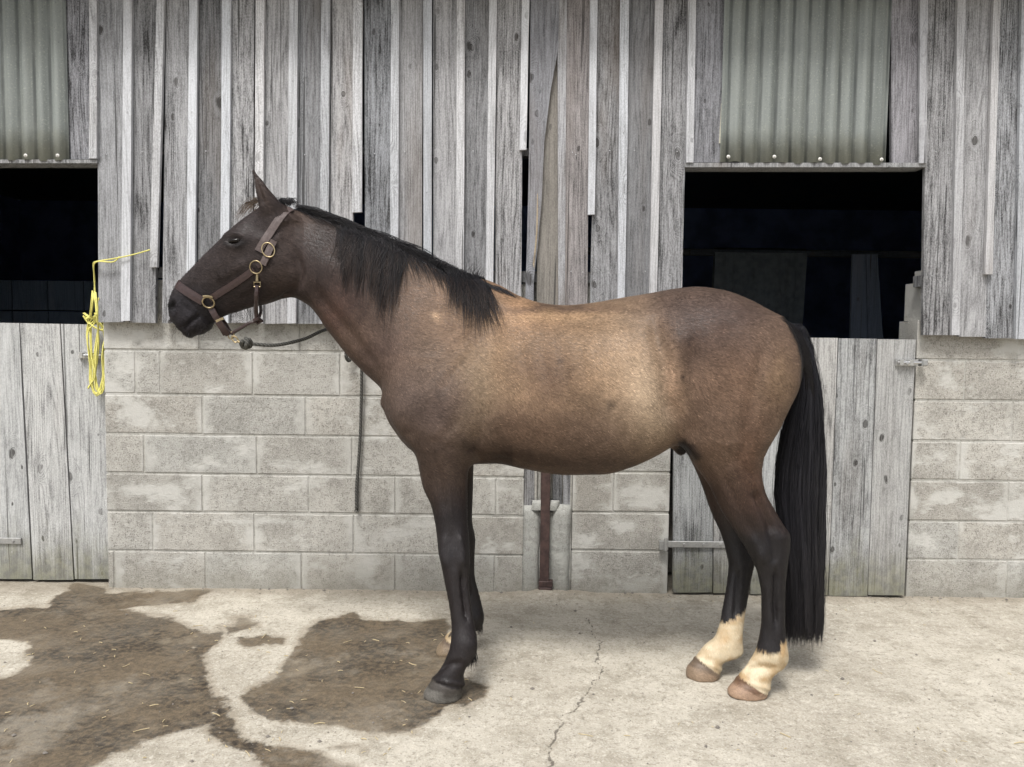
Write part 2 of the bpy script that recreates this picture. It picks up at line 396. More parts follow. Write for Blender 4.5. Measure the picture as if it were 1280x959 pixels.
wet_polys = [   # damp patches (outline measured in the photo, width factor)
    [(95, 729), (140, 740), (210, 738), (262, 741), (245, 752), (150, 762), (240, 780), (262, 800), (245, 812), (250, 840), (268, 870), (262, 905), (200, 918), (130, 945), (60, 990), (-300, 1100), (-420, 870), (0, 850), (50, 830), (38, 802), (0, 800), (-250, 790), (-60, 770), (60, 760)],
    [(395, 775), (440, 767), (455, 778), (556, 778), (566, 800), (562, 840), (580, 848), (607, 860), (596, 872), (560, 884), (520, 915), (470, 918), (420, 903), (350, 905), (310, 890), (296, 872), (345, 845), (368, 815)],
    [(238, 800), (272, 786), (276, 800), (262, 815), (258, 840), (268, 872), (300, 915), (330, 932), (380, 938), (440, 965), (420, 1010), (340, 985), (318, 945), (280, 930), (258, 895), (240, 840)],
    [(288, 775), (312, 771), (316, 778), (296, 782)], [(300, 797), (350, 794), (356, 803), (310, 807)], [(418, 936), (440, 934), (442, 941), (424, 942)],
    [(585, 850), (606, 858), (600, 874), (570, 880), (560, 870)],
    [(276, 786), (330, 776), (322, 783), (280, 792)]]
WET = np.zeros(GXX.shape)
for poly in wet_polys:
    d = seg_dist(wx, wy, poly, True); ins = inside(wx, wy, poly)
    WET = np.maximum(WET, np.clip(0.5 + np.where(ins, d, -d) / 0.10, 0, 1))
crack_lines = [([(734, 772), (741, 790), (750, 803), (748, 822), (752, 836), (741, 852), (732, 868), (718, 884), (702, 900), (690, 918), (688, 940), (684, 975)], 1.0),
               ([(718, 884), (730, 896), (742, 912), (748, 930)], 0.5), ([(690, 744), (712, 756), (734, 772)], 0.4),
               ([(960, 858), (978, 856), (988, 868), (998, 876)], 0.7), ([(330, 752), (366, 768), (420, 765), (470, 752), (560, 742)], 0.25), ([(258, 840), (275, 895), (312, 935)], 0.6)]
cwx = GXX + (fbm(GXX * 20, GYY * 20, 4, 51) - 0.5) * 0.06; cwy = GYY + (fbm(GXX * 20, GYY * 20, 4, 53) - 0.5) * 0.06
CRK = np.zeros(GXX.shape)
for poly, wgt in crack_lines:
    CRK = np.maximum(CRK, wgt * np.clip(1 - seg_dist(cwx, cwy, poly, False) / (0.006 + 0.008 * fbm(GXX * 5, GYY * 5, 2, 57)), 0, 1))
GZ -= 0.009 * CRK
nx_, ny_ = GXX.shape
ids = np.arange(nx_ * ny_).reshape(nx_, ny_)
gv = np.stack([GXX, GYY, GZ], -1).reshape(-1, 3)
gf = np.stack([ids[:-1, :-1], ids[1:, :-1], ids[1:, 1:], ids[:-1, 1:]], -1).reshape(-1, 4)
def fast_mesh(name, v, f):
    me = bpy.data.meshes.new(name)
    k = f.shape[1]
    me.vertices.add(len(v)); me.vertices.foreach_set('co', np.ascontiguousarray(v, dtype=np.float32).ravel())
    me.loops.add(f.size); me.loops.foreach_set('vertex_index', np.ascontiguousarray(f, dtype=np.int32).ravel())
    me.polygons.add(len(f)); me.polygons.foreach_set('loop_start', np.arange(0, f.size, k, dtype=np.int32))
    try: me.polygons.foreach_set('loop_total', np.full(len(f), k, dtype=np.int32))
    except Exception: pass
    me.polygons.foreach_set('use_smooth', np.ones(len(f), dtype=bool))
    me.update(calc_edges=True)
    return me
def put_attr(me, name, arr, typ='FLOAT'):
    a = me.attributes.new(name, typ, 'POINT')
    if typ == 'FLOAT': a.data.foreach_set('value', np.ascontiguousarray(arr, dtype=np.float32).ravel())
    else:
        c = np.ones((len(arr), 4), dtype=np.float32); c[:, :3] = arr
        a.data.foreach_set('color', c.ravel())
gme = fast_mesh('ground', gv, gf)
put_attr(gme, 'wet', WET.ravel()); put_attr(gme, 'crack', CRK.ravel())
def mat_ground():
    m = MT('yard_concrete'); p = m.coord('Position')
    n0 = m.noise(p, 1.3, 4, 0.6); n1 = m.noise(p, 7.0, 5, 0.65); n2 = m.noise(p, 45.0, 4, 0.65); n3 = m.noise(p, 130.0, 3, 0.7)
    c = m.mix(m.ramp(n0, 0.38, 0.62), (0.485, 0.447, 0.372), (0.40, 0.365, 0.30))
    c = m.mix(m.ramp(n1, 0.42, 0.70, 0, 0.7), c, (0.27, 0.24, 0.185))
    c = m.mix(m.ramp(n1, 0.26, 0.42, 0.5, 0), c, (0.55, 0.51, 0.43))
    c = m.mix(m.ramp(n2, 0.52, 0.68, 0, 0.5), c, (0.17, 0.145, 0.11))
    c = m.mix(m.ramp(n2, 0.32, 0.44, 0.5, 0), c, (0.62, 0.585, 0.50))
    c = m.mix(m.ramp(n3, 0.56, 0.66, 0, 0.5), c, (0.14, 0.118, 0.09))
    c = m.mix(m.ramp(n3, 0.33, 0.44, 0.45, 0), c, (0.66, 0.63, 0.56))
    # damp, dirty patches: ragged edge, darker blotches inside
    w = m.math('ADD', m.attr('wet'), m.math('MULTIPLY_ADD', m.noise(p, 9.0, 7, 0.74), 1.25, -0.625))
    wet = m.ramp(w, 0.40, 0.62)
    dirt = m.mix(m.ramp(m.noise(p, 2.6, 6, 0.7), 0.40, 0.60), (0.110, 0.085, 0.056), (0.030, 0.024, 0.018))
    dirt = m.mix(m.ramp(n2, 0.4, 0.66, 0, 0.6), dirt, (0.20, 0.15, 0.095))
    dirt = m.mix(m.ramp(n3, 0.5, 0.66, 0, 0.5), dirt, (0.035, 0.028, 0.022))
    dirt = m.mix(m.ramp(m.noise(p, 4.5, 5, 0.7), 0.55, 0.70, 0, 0.5), dirt, (0.25, 0.21, 0.15))
    halo = m.ramp(m.math('ADD', m.attr('wet'), m.math('MULTIPLY_ADD', m.noise(p, 4.0, 5, 0.7), 1.2, -0.6)), 0.1, 0.5, 0, 0.42)
    c = m.mix(halo, c, (0.22, 0.18, 0.125))
    c = m.mix(m.math('MULTIPLY', wet, m.math('MULTIPLY', m.ramp(m.noise(p, 2.8, 6, 0.74), 0.36, 0.58, 0.80, 0.99), m.ramp(m.noise(m.vmath('ADD', p, (5.3, 2.1, 0)), 1.5, 6, 0.72), 0.53, 0.66, 1.0, 0.5))), c, dirt)
    # dirt washed up along the wall foot and in the crack
    y = m.node('SeparateXYZ', {0: p}, out=1)
    foot = m.ramp(m.math('ADD', y, m.math('MULTIPLY', m.noise(p, 9.0, 4), 0.22)), 3.80, 3.98, 0, 0.5)
    c = m.mix(foot, c, (0.17, 0.14, 0.10))
    ck = m.ramp(m.math('ADD', m.attr('crack'), m.math('MULTIPLY_ADD', n2, 0.5, -0.25)), 0.42, 0.75)
    c = m.mix(m.math('MULTIPLY', ck, 0.72), c, (0.06, 0.05, 0.04))
    hgt = m.math('ADD', m.math('MULTIPLY', n2, 0.8), m.math('MULTIPLY', n3, 0.6))
    return m.done(c, m.math('MULTIPLY_ADD', wet, -0.36, 0.93), m.bump(hgt, 0.6, 0.006), Specular_IOR_Level=0.35)
gme.materials.append(mat_ground())
go = bpy.data.objects.new('ground', gme); link(go)
tag(go, 'worn beige concrete yard with brown damp patches and a jagged crack', kind='structure')

# ================================================================== the stable front
WC = (0.68, 1.22)                                      # brightness spread between boards
def rc(lo=WC[0], hi=WC[1], tint=0.025):
    k = random.uniform(lo, hi); t = random.uniform(-tint, tint)
    return (k * (1 + t), k, k * (1 - t))
def plank(name, left, right, yf, th, mat, parent, color=None, rows=4, jit=0.0012, cup=0.0015):
    """a board whose left and right edges run through the measured points (top to bottom)"""
    L = spline([P(x, y, yf) for x, y in left], rows + 1) if len(left) > 2 else np.array([P(*left[0], yf) + (P(*left[1], yf) - P(*left[0], yf)) * t for t in np.linspace(0, 1, rows + 1)])
    R = spline([P(x, y, yf) for x, y in right], rows + 1) if len(right) > 2 else np.array([P(*right[0], yf) + (P(*right[1], yf) - P(*right[0], yf)) * t for t in np.linspace(0, 1, rows + 1)])
    V = []
    bend = random.uniform(-0.003, 0.003)
    for i in range(rows + 1):
        l, r = L[i].copy(), R[i].copy(); t = i / rows
        l[0] += random.uniform(-jit, jit); r[0] += random.uniform(-jit, jit)
        dy = bend * math.sin(math.pi * t)
        c = (l + r) / 2
        V += [(l[0], yf + dy + cup, l[2]), (c[0], yf + dy, c[2]), (r[0], yf + dy + cup * random.uniform(0.2, 1), r[2]), (r[0], yf + th + dy, r[2]), (l[0], yf + th + dy, l[2])]
    F = []
    for i in range(rows):
        a, b = i * 5, i * 5 + 5
        for k in range(5):
            q = (k + 1) % 5
            F.append((a + k, a + q, b + q, b + k))
    F.append((4, 3, 2, 1, 0)); e = rows * 5; F.append((e, e + 1, e + 2, e + 3, e + 4))
    o = mesh_obj(name, V, F, mat, parent, color=color if color is not None else rc())
    return fix_normals(o)
def nail(px, py, y, parent, r=0.0035):
    p = P(px, py, y); V, F = [], []
    for dy, rr in ((0, r), (-0.002, r * 0.8)):
        V += [(p[0] + rr * math.cos(a), p[1] + dy, p[2] + rr * math.sin(a)) for a in np.linspace(0, 2 * math.pi, 7)[:-1]]
    F = [(i, (i + 1) % 6, 6 + (i + 1) % 6, 6 + i) for i in range(6)] + [tuple(range(6, 12))]
    return mesh_obj('nail', V, F, M['nail'], parent)

BY, TY = WALL - 0.055, WALL - 0.077                     # front faces of boards and battens
clad = empty('board_cladding', P(490, 405, BY))
tag(clad, 'long wall of upright weathered grey boards and pale battens behind the horse', 'cladding')
TOP = -60
boards = [  # top x0,x1 -> bottom x0,x1, bottom y (photo pixels)
    (120.5, 155, 123, 153.5, 403), (163, 198, 161, 194, 403), (205, 238, 199, 234, 404), (246, 279, 243, 276, 404), (287, 321, 284, 318, 404),
    (329, 362, 326, 361, 405), (371, 403, 369, 401, 405), (411, 443, 409, 441, 406), (452, 490, 453, 488, 430), (497, 531, 497, 530, 430),
    (538, 572, 538, 571, 430), (580, 613, 578, 608, 430), (619, 654, 614, 651.5, 430)]
for k, (a, b, c, d, e) in enumerate(boards):
    if k in (2, 3, 5, 7, 8, 10, 12): a += 3.4; c += 3.4     # a dark slot stays open beside these battens
    if k in (4, 9): b -= 2.6; d -= 2.6
    plank('board', [(a, TOP), (c, e)], [(b, TOP), (d, e + random.uniform(-1, 1))], BY + random.uniform(-0.003, 0.003), 0.024, M['board'], clad,
          color=None if k not in (7, 12, 4) else rc(1.2, 1.35))
battens = [(154.5, 165.5, 151, 162, 401), (197, 207, 187, 196.5, 334), (237, 247.5, 232, 243, 404), (277.5, 289, 275, 285.5, 404), (320, 331, 317, 328, 404),
           (361.5, 372.5, 359, 370, 404), (402, 412.5, 399, 410, 405), (442, 453, 440, 452, 265), (488.5, 499, 487.5, 497.5, 425), (529, 539.5, 529, 539.5, 425),
           (571, 581, 570, 579.5, 425), (612, 622, 606, 615.5, 425), (653.5, 663, 649.5, 658, 187), (738, 748, 735, 743.5, 268),
           (776, 787, 772, 781.5, 400), (820, 830.5, 811, 820.5, 400)]
for a, b, c, d, e in battens:
    plank('batten', [(a, TOP), (c, e + random.uniform(-1, 1))], [(b, TOP), (d, e)], TY, 0.021, M['batten'], clad, color=rc(0.82, 1.1), cup=0.0006)
# the split board, the tan board behind it and their neighbours
plank('board', [(664, TOP), (661, 200), (656, 400)], [(700, TOP), (698, 60), (688, 115), (680, 180), (677, 250), (672, 310), (667, 350), (667, 400)], BY - 0.003, 0.022, M['board'], clad, color=(0.85, 0.85, 0.88), rows=7, jit=0.0005)
tb = plank('board', [(672, 60), (671, 400)], [(699, 60), (697.5, 400)], BY + 0.022, 0.022, M['tanboard'], clad, color=(1, 1, 1))
tag(tb, 'tan unweathered board showing through the split')
plank('board', [(697, TOP), (698, 400)], [(709, TOP), (706, 400)], BY - 0.001, 0.022, M['board'], clad, color=(1.25, 1.25, 1.26))
bq = plank('board', [(705, TOP), (702, 400)], [(738.5, TOP), (734, 400)], BY + 0.002, 0.024, M['board'], clad, color=(0.98, 0.90, 0.86))
for a, b, c, d in ((747.5, 777, 737, 773), (786, 821, 781, 812), (829, 862, 820, 852)):
    plank('board', [(a, TOP), (c, 400)], [(b, TOP), (d, 400)], BY + random.uniform(-0.003, 0.003), 0.024, M['board'], clad)
sp = plank('splinter', [(671, 245), (670, 290), (666, 330)], [(672.5, 240), (672, 290), (667.5, 335)], BY - 0.006, 0.006, M['tanboard'], clad, color=(1.7, 1.5, 1.2), jit=0)
# rails behind the boards
for y0, y1 in ((336, 350), (180, 190)):
    v, f = box_vf(P(118, y0, BY)[0], P(852, y0, BY)[0], BY + 0.048, BY + 0.11, P(480, y1, BY)[2], P(480, y0, BY)[2])
    mesh_obj('rail', v, f, M['board'], clad, color=(0.8, 0.8, 0.8))
for px in (138, 178, 216, 262, 302, 344, 386, 428, 470, 514, 556, 596, 634, 716, 722, 757, 800, 840):
    for py in (191 + random.uniform(-3, 3), 342 + random.uniform(-3, 3)):
        if not (350 < px < 700 and py > 250): nail(px + random.uniform(-8, 8), py, BY - 0.0035, clad)
for k, px in enumerate((159, 202, 241, 282, 325, 366, 406, 447, 493, 534, 575, 616, 742, 781, 825)):
    for py in (60 + 20 * (k % 3), 140 + 25 * (k % 2), 240):
        if px not in (742,) or py < 260: nail(px - (py / 400) * (4 if 190 < px < 260 or px > 600 else 1), py, TY - 0.002, clad, 0.0028)

lc = empty('board_cladding', P(98, 200, BY))
tag(lc, 'short board and batten beside the sheet over the left hatch', 'cladding')
plank('board', [(80, TOP), (82, 199)], [(111, TOP), (111, 199)], BY + 0.004, 0.024, M['board'], lc, color=(0.85, 0.85, 0.88))
plank('batten', [(110.5, TOP), (111, 198)], [(120, TOP), (120.5, 198)], TY, 0.021, M['batten'], lc, color=(0.9, 0.9, 0.9))
for py in (60, 140, 190): nail(116, py, TY - 0.002, lc, 0.0028)
rcl = empty('board_cladding', P(1215, 420, BY))
tag(rcl, 'weathered boards and battens on the wall right of the right hatch', 'cladding')
for a, b, c, d, e in ((1159, 1199, 1154, 1191, 419), (1207.5, 1245, 1199, 1232, 421), (1252, 1280, 1231.5, 1270.5, 423), (1289, 1325, 1281, 1316, 424), (1334, 1370, 1324, 1360, 424), *[(1379 + 42 * i, 1414 + 42 * i, 1369 + 41 * i, 1403 + 41 * i, 425) for i in range(9)]):
    plank('board', [(a, TOP), (c, e)], [(b, TOP), (d, e)], BY + random.uniform(-0.003, 0.003), 0.024, M['board'], rcl, color=rc(0.88, 1.2))
for a, b, c, d, e in ((1198, 1208.5, 1190, 1200, 419), (1244, 1253, 1232, 1241, 343), (1279, 1289.5, 1270, 1281, 424), (1325, 1335, 1315, 1325, 424), *[(1368 + 42 * i, 1381 + 42 * i, 1358 + 41 * i, 1370 + 41 * i, 424) for i in range(9)]):
    plank('batten', [(a, TOP), (c, e)], [(b, TOP), (d, e)], TY, 0.021, M['batten'], rcl, color=rc(0.75, 0.95), cup=0.0006)
for px, py in ((1165, 345), (1182, 350), (1214, 345), (1228, 342), (1258, 345), (1262, 342), (1170, 190), (1185, 192), (1220, 190), (1240, 190)): nail(px, py, BY - 0.004, rcl)
v, f = box_vf(P(1156, 345, BY)[0], P(1740, 345, BY)[0], BY + 0.048, BY + 0.11, P(1200, 358, BY)[2], P(1200, 344, BY)[2])
mesh_obj('rail', v, f, M['board'], rcl, color=(0.8, 0.8, 0.8))
hc = empty('board_cladding', P(880, 205, BY))
tag(hc, 'boards and battens flanking the sheet over the right hatch', 'cladding')
plank('board', [(869, TOP), (867, 203)], [(908, TOP), (903, 203)], BY + 0.004, 0.024, M['board'], hc, color=(0.80, 0.80, 0.83))
plank('batten', [(861, TOP), (857.5, 203)], [(871, TOP), (867, 203)], TY, 0.021, M['batten'], hc, color=(0.9, 0.9, 0.9))
plank('board', [(1114, TOP), (1115, 204)], [(1152, TOP), (1150, 204)], BY + 0.004, 0.024, M['board'], hc, color=(0.9, 0.87, 0.9))
plank('batten', [(1151, TOP), (1149, 204)], [(1161, TOP), (1158, 204)], TY, 0.021, M['batten'], hc, color=(0.75, 0.75, 0.76))
ys = plank('strip', [(902, 129), (899, 179)], [(908, 129), (905, 179)], BY - 0.006, 0.006, M['batten'], hc, color=(1.2, 1.15, 0.9))

# lintels over the hatches
for nm, a, b, y0, y1, lab in (('lintel', -90, 121.5, 199.5, 204, 'thin grey timber lintel over the left hatch'), ('lintel', 856, 1158, 203.5, 209, 'thin grey timber lintel over the right hatch')):
    o = plank(nm, [(a, y0), (a, y1)], [(b, y0), (b, y1)], BY - 0.012, 0.11, M['board'], None, color=(0.95, 0.95, 0.93), rows=1, jit=0, cup=0)
    tag(o, lab, 'lintel', 'lintels over the hatches')

def corrugated(px0, px1, py1, lab, screws):
    y = BY - 0.012; a = P(px0, 0, y); b = P(px1, 0, y); zb = P((px0 + px1) / 2, py1, y)[2]; zt = P(640, -60, y)[2]
    pitch = 0.0765; n = int((b[0] - a[0]) / pitch * 12); xs = np.linspace(a[0], b[0], n)
    e = empty('corrugated_sheet', ((a[0] + b[0]) / 2, y, zb)); tag(e, lab, 'corrugated sheet', 'corrugated sheets over the hatches')
    zs = np.linspace(zt, zb, 7); V, F = [], []
    prof = -0.0085 * np.cos(2 * math.pi * (xs - a[0]) / pitch)
    for side, th in ((0, 0.0), (1, 0.003)):
        for z in zs:
            for x, q in zip(xs, prof):
                V.append((x, y + q + th, z + (0.003 * math.sin(x * 31) if z == zs[-1] else 0)))
    m = len(zs) * n
    for s in (0, 1):
        for i in range(len(zs) - 1):
            for k in range(n - 1):
                q = s * m + i * n + k
                F.append((q, q + 1, q + n + 1, q + n) if s == 0 else (q, q + n, q + n + 1, q + 1))
    q = (len(zs) - 1) * n
    F += [(q + k, q + k + 1, m + q + k + 1, m + q + k) for k in range(n - 1)]
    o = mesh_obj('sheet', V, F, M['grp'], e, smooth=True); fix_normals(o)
    va = 0.5 - 0.5 * np.cos(2 * math.pi * (xs - a[0]) / pitch); put_attr(o.data, 'valley', np.tile(va, 2 * len(zs)))
    for sx, sy in screws:
        p = P(sx, sy, y - 0.0095)
        d1 = [(0, 0.0095), (-0.002, 0.0085), (-0.003, 0.005), (-0.007, 0.0045), (-0.008, 0.003)]
        V, F = [], []
        for dy, r in d1:
            V += [(p[0] + r * math.cos(t), p[1] + dy, p[2] + r * math.sin(t)) for t in np.linspace(0, 2 * math.pi, 11)[:-1]]
        for i in range(4):
            F += [(i * 10 + k, i * 10 + (k + 1) % 10, i * 10 + 10 + (k + 1) % 10, i * 10 + 10 + k) for k in range(10)]
        F.append(tuple(range(40, 50)))
        fix_normals(mesh_obj('screw', V, F, M['screw'], e))
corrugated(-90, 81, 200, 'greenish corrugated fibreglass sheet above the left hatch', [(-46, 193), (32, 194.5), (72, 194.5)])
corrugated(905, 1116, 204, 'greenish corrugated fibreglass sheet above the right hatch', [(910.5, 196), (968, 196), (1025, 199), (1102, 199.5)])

# ------------------------------------------------------------------ block walls
J, JH = 0.007, 0.012
def block_wall(name, lab, x_lo, x_hi, courses, top_px, ref_px, grp='concrete block walls of the stable'):
    """courses: (joint y above, joint y below, [vertical joints px])"""
    xl, xr = P(x_lo, 600, WALL)[0], P(x_hi, 600, WALL)[0]
    e = empty(name, ((xl + xr) / 2, WALL + 0.1, 0)); tag(e, lab, 'wall', grp)
    v, f = box_vf(xl + 0.004, xr - 0.004, WALL + 0.0040, WALL + 0.195, -0.05, P(ref_px, top_px, WALL)[2])
    # a lumpy joint face
    mesh_obj('mortar', v, f, M['mortar'], e)
    for y0, y1, js in courses:
        z1 = P(ref_px, y0, WALL)[2] - JH * 0.5; z0 = P(ref_px, y1, WALL)[2] + JH * 0.5
        z0 = max(z0, -0.04)
        ym = (y0 + y1) / 2
        edges = [xl] + [P(q, ym, WALL)[0] for q in js] + [xr]
        for i in range(len(edges) - 1):
            a = edges[i] + (J * 0.5 if i > 0 else 0); b = edges[i + 1] - (J * 0.5 if i < len(edges) - 2 else 0)
            yo = random.uniform(-0.0012, 0.0012)
            v, f = box_vf(a, b, WALL + yo, WALL + 0.1, z0 + random.uniform(-0.0015, 0.0015), z1 + random.uniform(-0.0015, 0.0015), 0.0026)
            k = random.uniform(0.90, 1.08); t = random.uniform(-0.01, 0.025)
            fix_normals(mesh_obj('block', v, f, M['block'], e, color=(k * (1 + t), k, k * (1 - t))))
    return e
LW = [(392, 440, [249, 375, 500]), (440, 495, [169, 200, 316, 425, 548]), (495, 545, [253, 382, 505, 630]), (545, 594, [180, 321, 440, 565]), (594, 642, [253, 386, 494, 620]),
      (642, 691, [191, 318, 442, 565]), (691, 745, [143, 257, 377, 494, 618])]
block_wall('block_wall', 'pale concrete block wall under the boards, left of the brown post', 133, 655, LW, 352, 380)
block_wall('block_wall', 'short concrete block wall between the brown post and the right door', 716, 837.5,
           [(438, 490, []), (490, 540, [767]), (540, 590, []), (590, 640.5, [767]), (640.5, 688.5, []), (688.5, 745, [])], 352, 776)
block_wall('block_wall', 'concrete block wall at the right end beyond the right door', 1139, 1760,
           [(400, 450.5, [1272, 1395, 1518, 1641]), (450.5, 501, [1206, 1330, 1453, 1576, 1700]), (501, 552, [1266, 1390, 1513, 1636]), (552, 601, [1200, 1324, 1447, 1570, 1694]), (601, 652, [1260, 1384, 1507, 1630]), (652, 700, [1198, 1322, 1445, 1568, 1692]), (700, 755, [1258, 1382, 1505, 1628])], 402, 1215)
# the jamb stub standing behind the cladding at the right hatch
ej = empty('block_stub', P(1140, 402, WALL + 0.1)); tag(ej, 'grey block stub at the right edge of the right hatch', 'block')
for a, b, y0, y1 in ((1151.5, 1175, 352.5, 401), (1150.5, 1175, 401.5, 424), (1151.5, 1175, 338, 352)):
    p0, p1 = P(a, y1, WALL + 0.02), P(b, y0, WALL + 0.02)
    v, f = box_vf(p0[0], p1[0], WALL + 0.012, WALL + (0.19 if y0 > 345 else 0.085), p0[2] + 0.002, p1[2] - 0.002, 0.007)
    fix_normals(mesh_obj('block', v, f, M['block'], ej, color=(1.15, 1.15, 1.15)))

# ------------------------------------------------------------------ the post between the walls
post = empty('steel_post', P(681, 742, WALL - 0.03)); tag(post, 'red brown steel post set in rough cement under the belly', 'post')
def bar(px0, px1, py0, py1, yf, yb, mat, name, parent, b=0.003, color=None):
    p0, p1 = P(px0, py1, yf), P(px1, py0, yf)
    v, f = box_vf(p0[0], p1[0], yf, yb, p0[2], p1[2], b)
    return fix_normals(mesh_obj(name, v, f, mat, parent, color=color))
bar(674.5, 690, 470, 736, WALL - 0.035, WALL + 0.06, M['rust'], 'shaft', post)
bar(673.5, 691, 727, 734, WALL - 0.040, WALL + 0.0, M['rust'], 'base_collar', post)
bar(673, 690.5, 735, 750, WALL - 0.042, WALL + 0.0, M['rust'], 'foot', post, color=(0.8, 0.8, 0.8))
# cement poured round the post foot
def lumpy(px0, px1, py0, py1, yf, yb, nx, nz, amp, seed, name, parent):
    p0, p1 = P(px0, py1, yf), P(px1, py0, yf)
    xs = np.linspace(p0[0], p1[0], nx); zs = np.linspace(p0[2], p1[2], nz); V, F = [], []
    for i, x in enumerate(xs):
        for k, z in enumerate(zs):
            d = (fbm(np.array([x * 9]), np.array([z * 9]), 4, seed)[0] - 0.5) * amp
            edge = 0.018 if i in (0, nx - 1) or k == nz - 1 else 0
            V.append((x + (fbm(np.array([z * 17]), np.array([i * 3.0]), 2, seed)[0] - 0.5) * amp, yf + d + edge, z + (d if k == nz - 1 else 0)))
    F = [(i * nz + k, (i + 1) * nz + k, (i + 1) * nz + k + 1, i * nz + k + 1) for i in range(nx - 1) for k in range(nz - 1)]
    m = len(V)
    V += [(p0[0], yb, p0[2]), (p1[0], yb, p0[2]), (p1[0], yb, p1[2]), (p0[0], yb, p1[2])]
    F += [tuple([k for k in range(nz)][::-1]) + (m, m + 3)[::1][:0] or tuple(range(nz)) + (m + 3, m)]
    F += [tuple((nx - 1) * nz + k for k in range(nz))[::-1] + (m + 1, m + 2)]
    F += [tuple(i * nz + nz - 1 for i in range(nx)) + (m + 2, m + 3)]
    return fix_normals(mesh_obj(name, V, F, M['render'], parent, smooth=True))
lumpy(653, 675.5, 634, 748, WALL - 0.022, WALL + 0.05, 6, 14, 0.012, 3, 'cement_footing', post)
lumpy(689.5, 713, 632, 748, WALL - 0.026, WALL + 0.05, 6, 14, 0.014, 8, 'cement_footing', post)
lumpy(664, 698, 627, 638, WALL - 0.030, WALL + 0.0, 8, 4, 0.02, 12, 'cement_footing', post)
# upright planks and mortar filling the slot above the footing
for a, b, c in ((655, 668, 0.9), (691, 702.5, 0.55), (704, 713, 0.9)):
    plank('plank', [(a, 352), (a, 633)], [(b, 352), (b, 633)], WALL + 0.010, 0.05, M['board'], post, color=(c, c, c))
bar(652, 718, 352, 748, WALL + 0.03, WALL + 0.1, M['mortar'], 'mortar_fill', post)
bar(656, 712, 640, 748, WALL - 0.004, WALL + 0.028, M['render'], 'mortar_fill', post)
bar(667, 675, 352, 636, WALL + 0.012, WALL + 0.1, M['mortar'], 'mortar_fill', post)
bar(712, 718, 352, 748, WALL + 0.007, WALL + 0.1, M['mortar'], 'mortar_fill', post)
bar(649, 657, 352, 748, WALL + 0.006, WALL + 0.1, M['mortar'], 'mortar_fill', post)

# ------------------------------------------------------------------ stable doors
def bolt(px0, px1, py, y, parent, flip=1):
    a, b = P(px0, py, y), P(px1, py, y)
    e = mesh_obj('bolt', *merge(box_vf(a[0], b[0] - 0.035, y - 0.006, y, a[2] - 0.016, a[2] + 0.016),
                                tube_vf([(a[0] + 0.006, y - 0.014, a[2]), (b[0], y - 0.014, a[2])], 0.0075, 8),
                                box_vf(a[0] + 0.012, a[0] + 0.030, y - 0.026, y - 0.004, a[2] - 0.013, a[2] + 0.013),
                                box_vf(a[0] + 0.062, a[0] + 0.080, y - 0.026, y - 0.004, a[2] - 0.013, a[2] + 0.013),
                                tube_vf([(a[0] + 0.046, y - 0.014, a[2]), (a[0] + 0.046, y - 0.045, a[2] - 0.010)], 0.006, 6)), M['steel'], parent)
    k = mesh_obj('catch', *box_vf(b[0] - 0.026, b[0] + 0.004, y - 0.028, y + 0.012, a[2] - 0.017, a[2] + 0.017, 0.006), M['galv'], parent)
    return e
def strap(px0, px1, py, y, parent, pin=True):
    a, b = P(px0, py, y), P(px1, py, y)
    V, F = box_vf(a[0], b[0], y - 0.007, y + 0.001, a[2] - 0.016, a[2] + 0.016, 0.002)
    o = fix_normals(mesh_obj('strap_hinge', V, F, M['galv'], parent))
    for t in (0.3, 0.62, 0.9):
        x = a[0] + (b[0] - a[0]) * t
        mesh_obj('bolt_head', *tube_vf([(x, y - 0.006, a[2]), (x, y - 0.012, a[2])], [0.008, 0.006], 8), M['galv'], o)
    if pin:
        mesh_obj('hinge_pin', *merge(tube_vf([(a[0], y - 0.006, a[2] - 0.032), (a[0], y - 0.006, a[2] + 0.030)], 0.010, 8),
                                     box_vf(a[0] - 0.03, a[0], y - 0.004, y + 0.02, a[2] - 0.03, a[2] + 0.012)), M['galv'], o)
    return o
DL = WALL + 0.075
dl = empty('stable_door', P(40, 727, DL)); tag(dl, 'left plank stable half-door hung with yellow twine', 'door', 'plank stable doors')
for (a, b, c, d, y0, y1) in ((-78, -29, -62, -11, 402, 724), (-27.5, 23.5, -9.5, 39.5, 403, 724), (25, 74.5, 41.5, 91.5, 404, 725), (76, 134, 93.5, 141, 405, 724)):
    plank('plank', [(a, y0), (c, y1)], [(b, y0 + 1), (d, y1)], DL + random.uniform(-0.003, 0.003), 0.028, M['doorboard'], dl, color=rc(0.96, 1.14))
strap(-70, 27, 675, DL - 0.004, dl, pin=False)
bolt(99, 135, 444, DL - 0.004, dl)
for y in (470, 690):
    a, b = P(-70, y, DL), P(132, y, DL)
    mesh_obj('ledge', *box_vf(a[0], b[0], DL + 0.032, DL + 0.055, a[2] - 0.06, a[2] + 0.06), M['doorboard'], dl, color=(0.8, 0.8, 0.8))
DR = WALL - 0.030
dr = empty('stable_door', P(985, 744, DR)); tag(dr, 'right plank stable half-door behind the tail of the horse', 'door', 'plank stable doors')
for (a, b, c, d, y0, y1) in ((844, 893, 841.5, 890.5, 419, 741), (894.2, 943, 891.8, 936.5, 420, 741.5), (944.2, 994, 938, 984.5, 421, 743), (995.5, 1047.5, 986, 1034.5, 422, 744), (1048.8, 1096, 1036, 1084, 423, 745), (1097.5, 1145, 1085.3, 1130, 424, 744)):
    plank('plank', [(a, y0), (c, y1)], [(b, y0 + 0.5), (d, y1 + random.uniform(-0.5, 0.5))], DR + random.uniform(-0.004, 0.004), 0.028, M['doorboard'], dr, color=rc(0.70, 0.95))
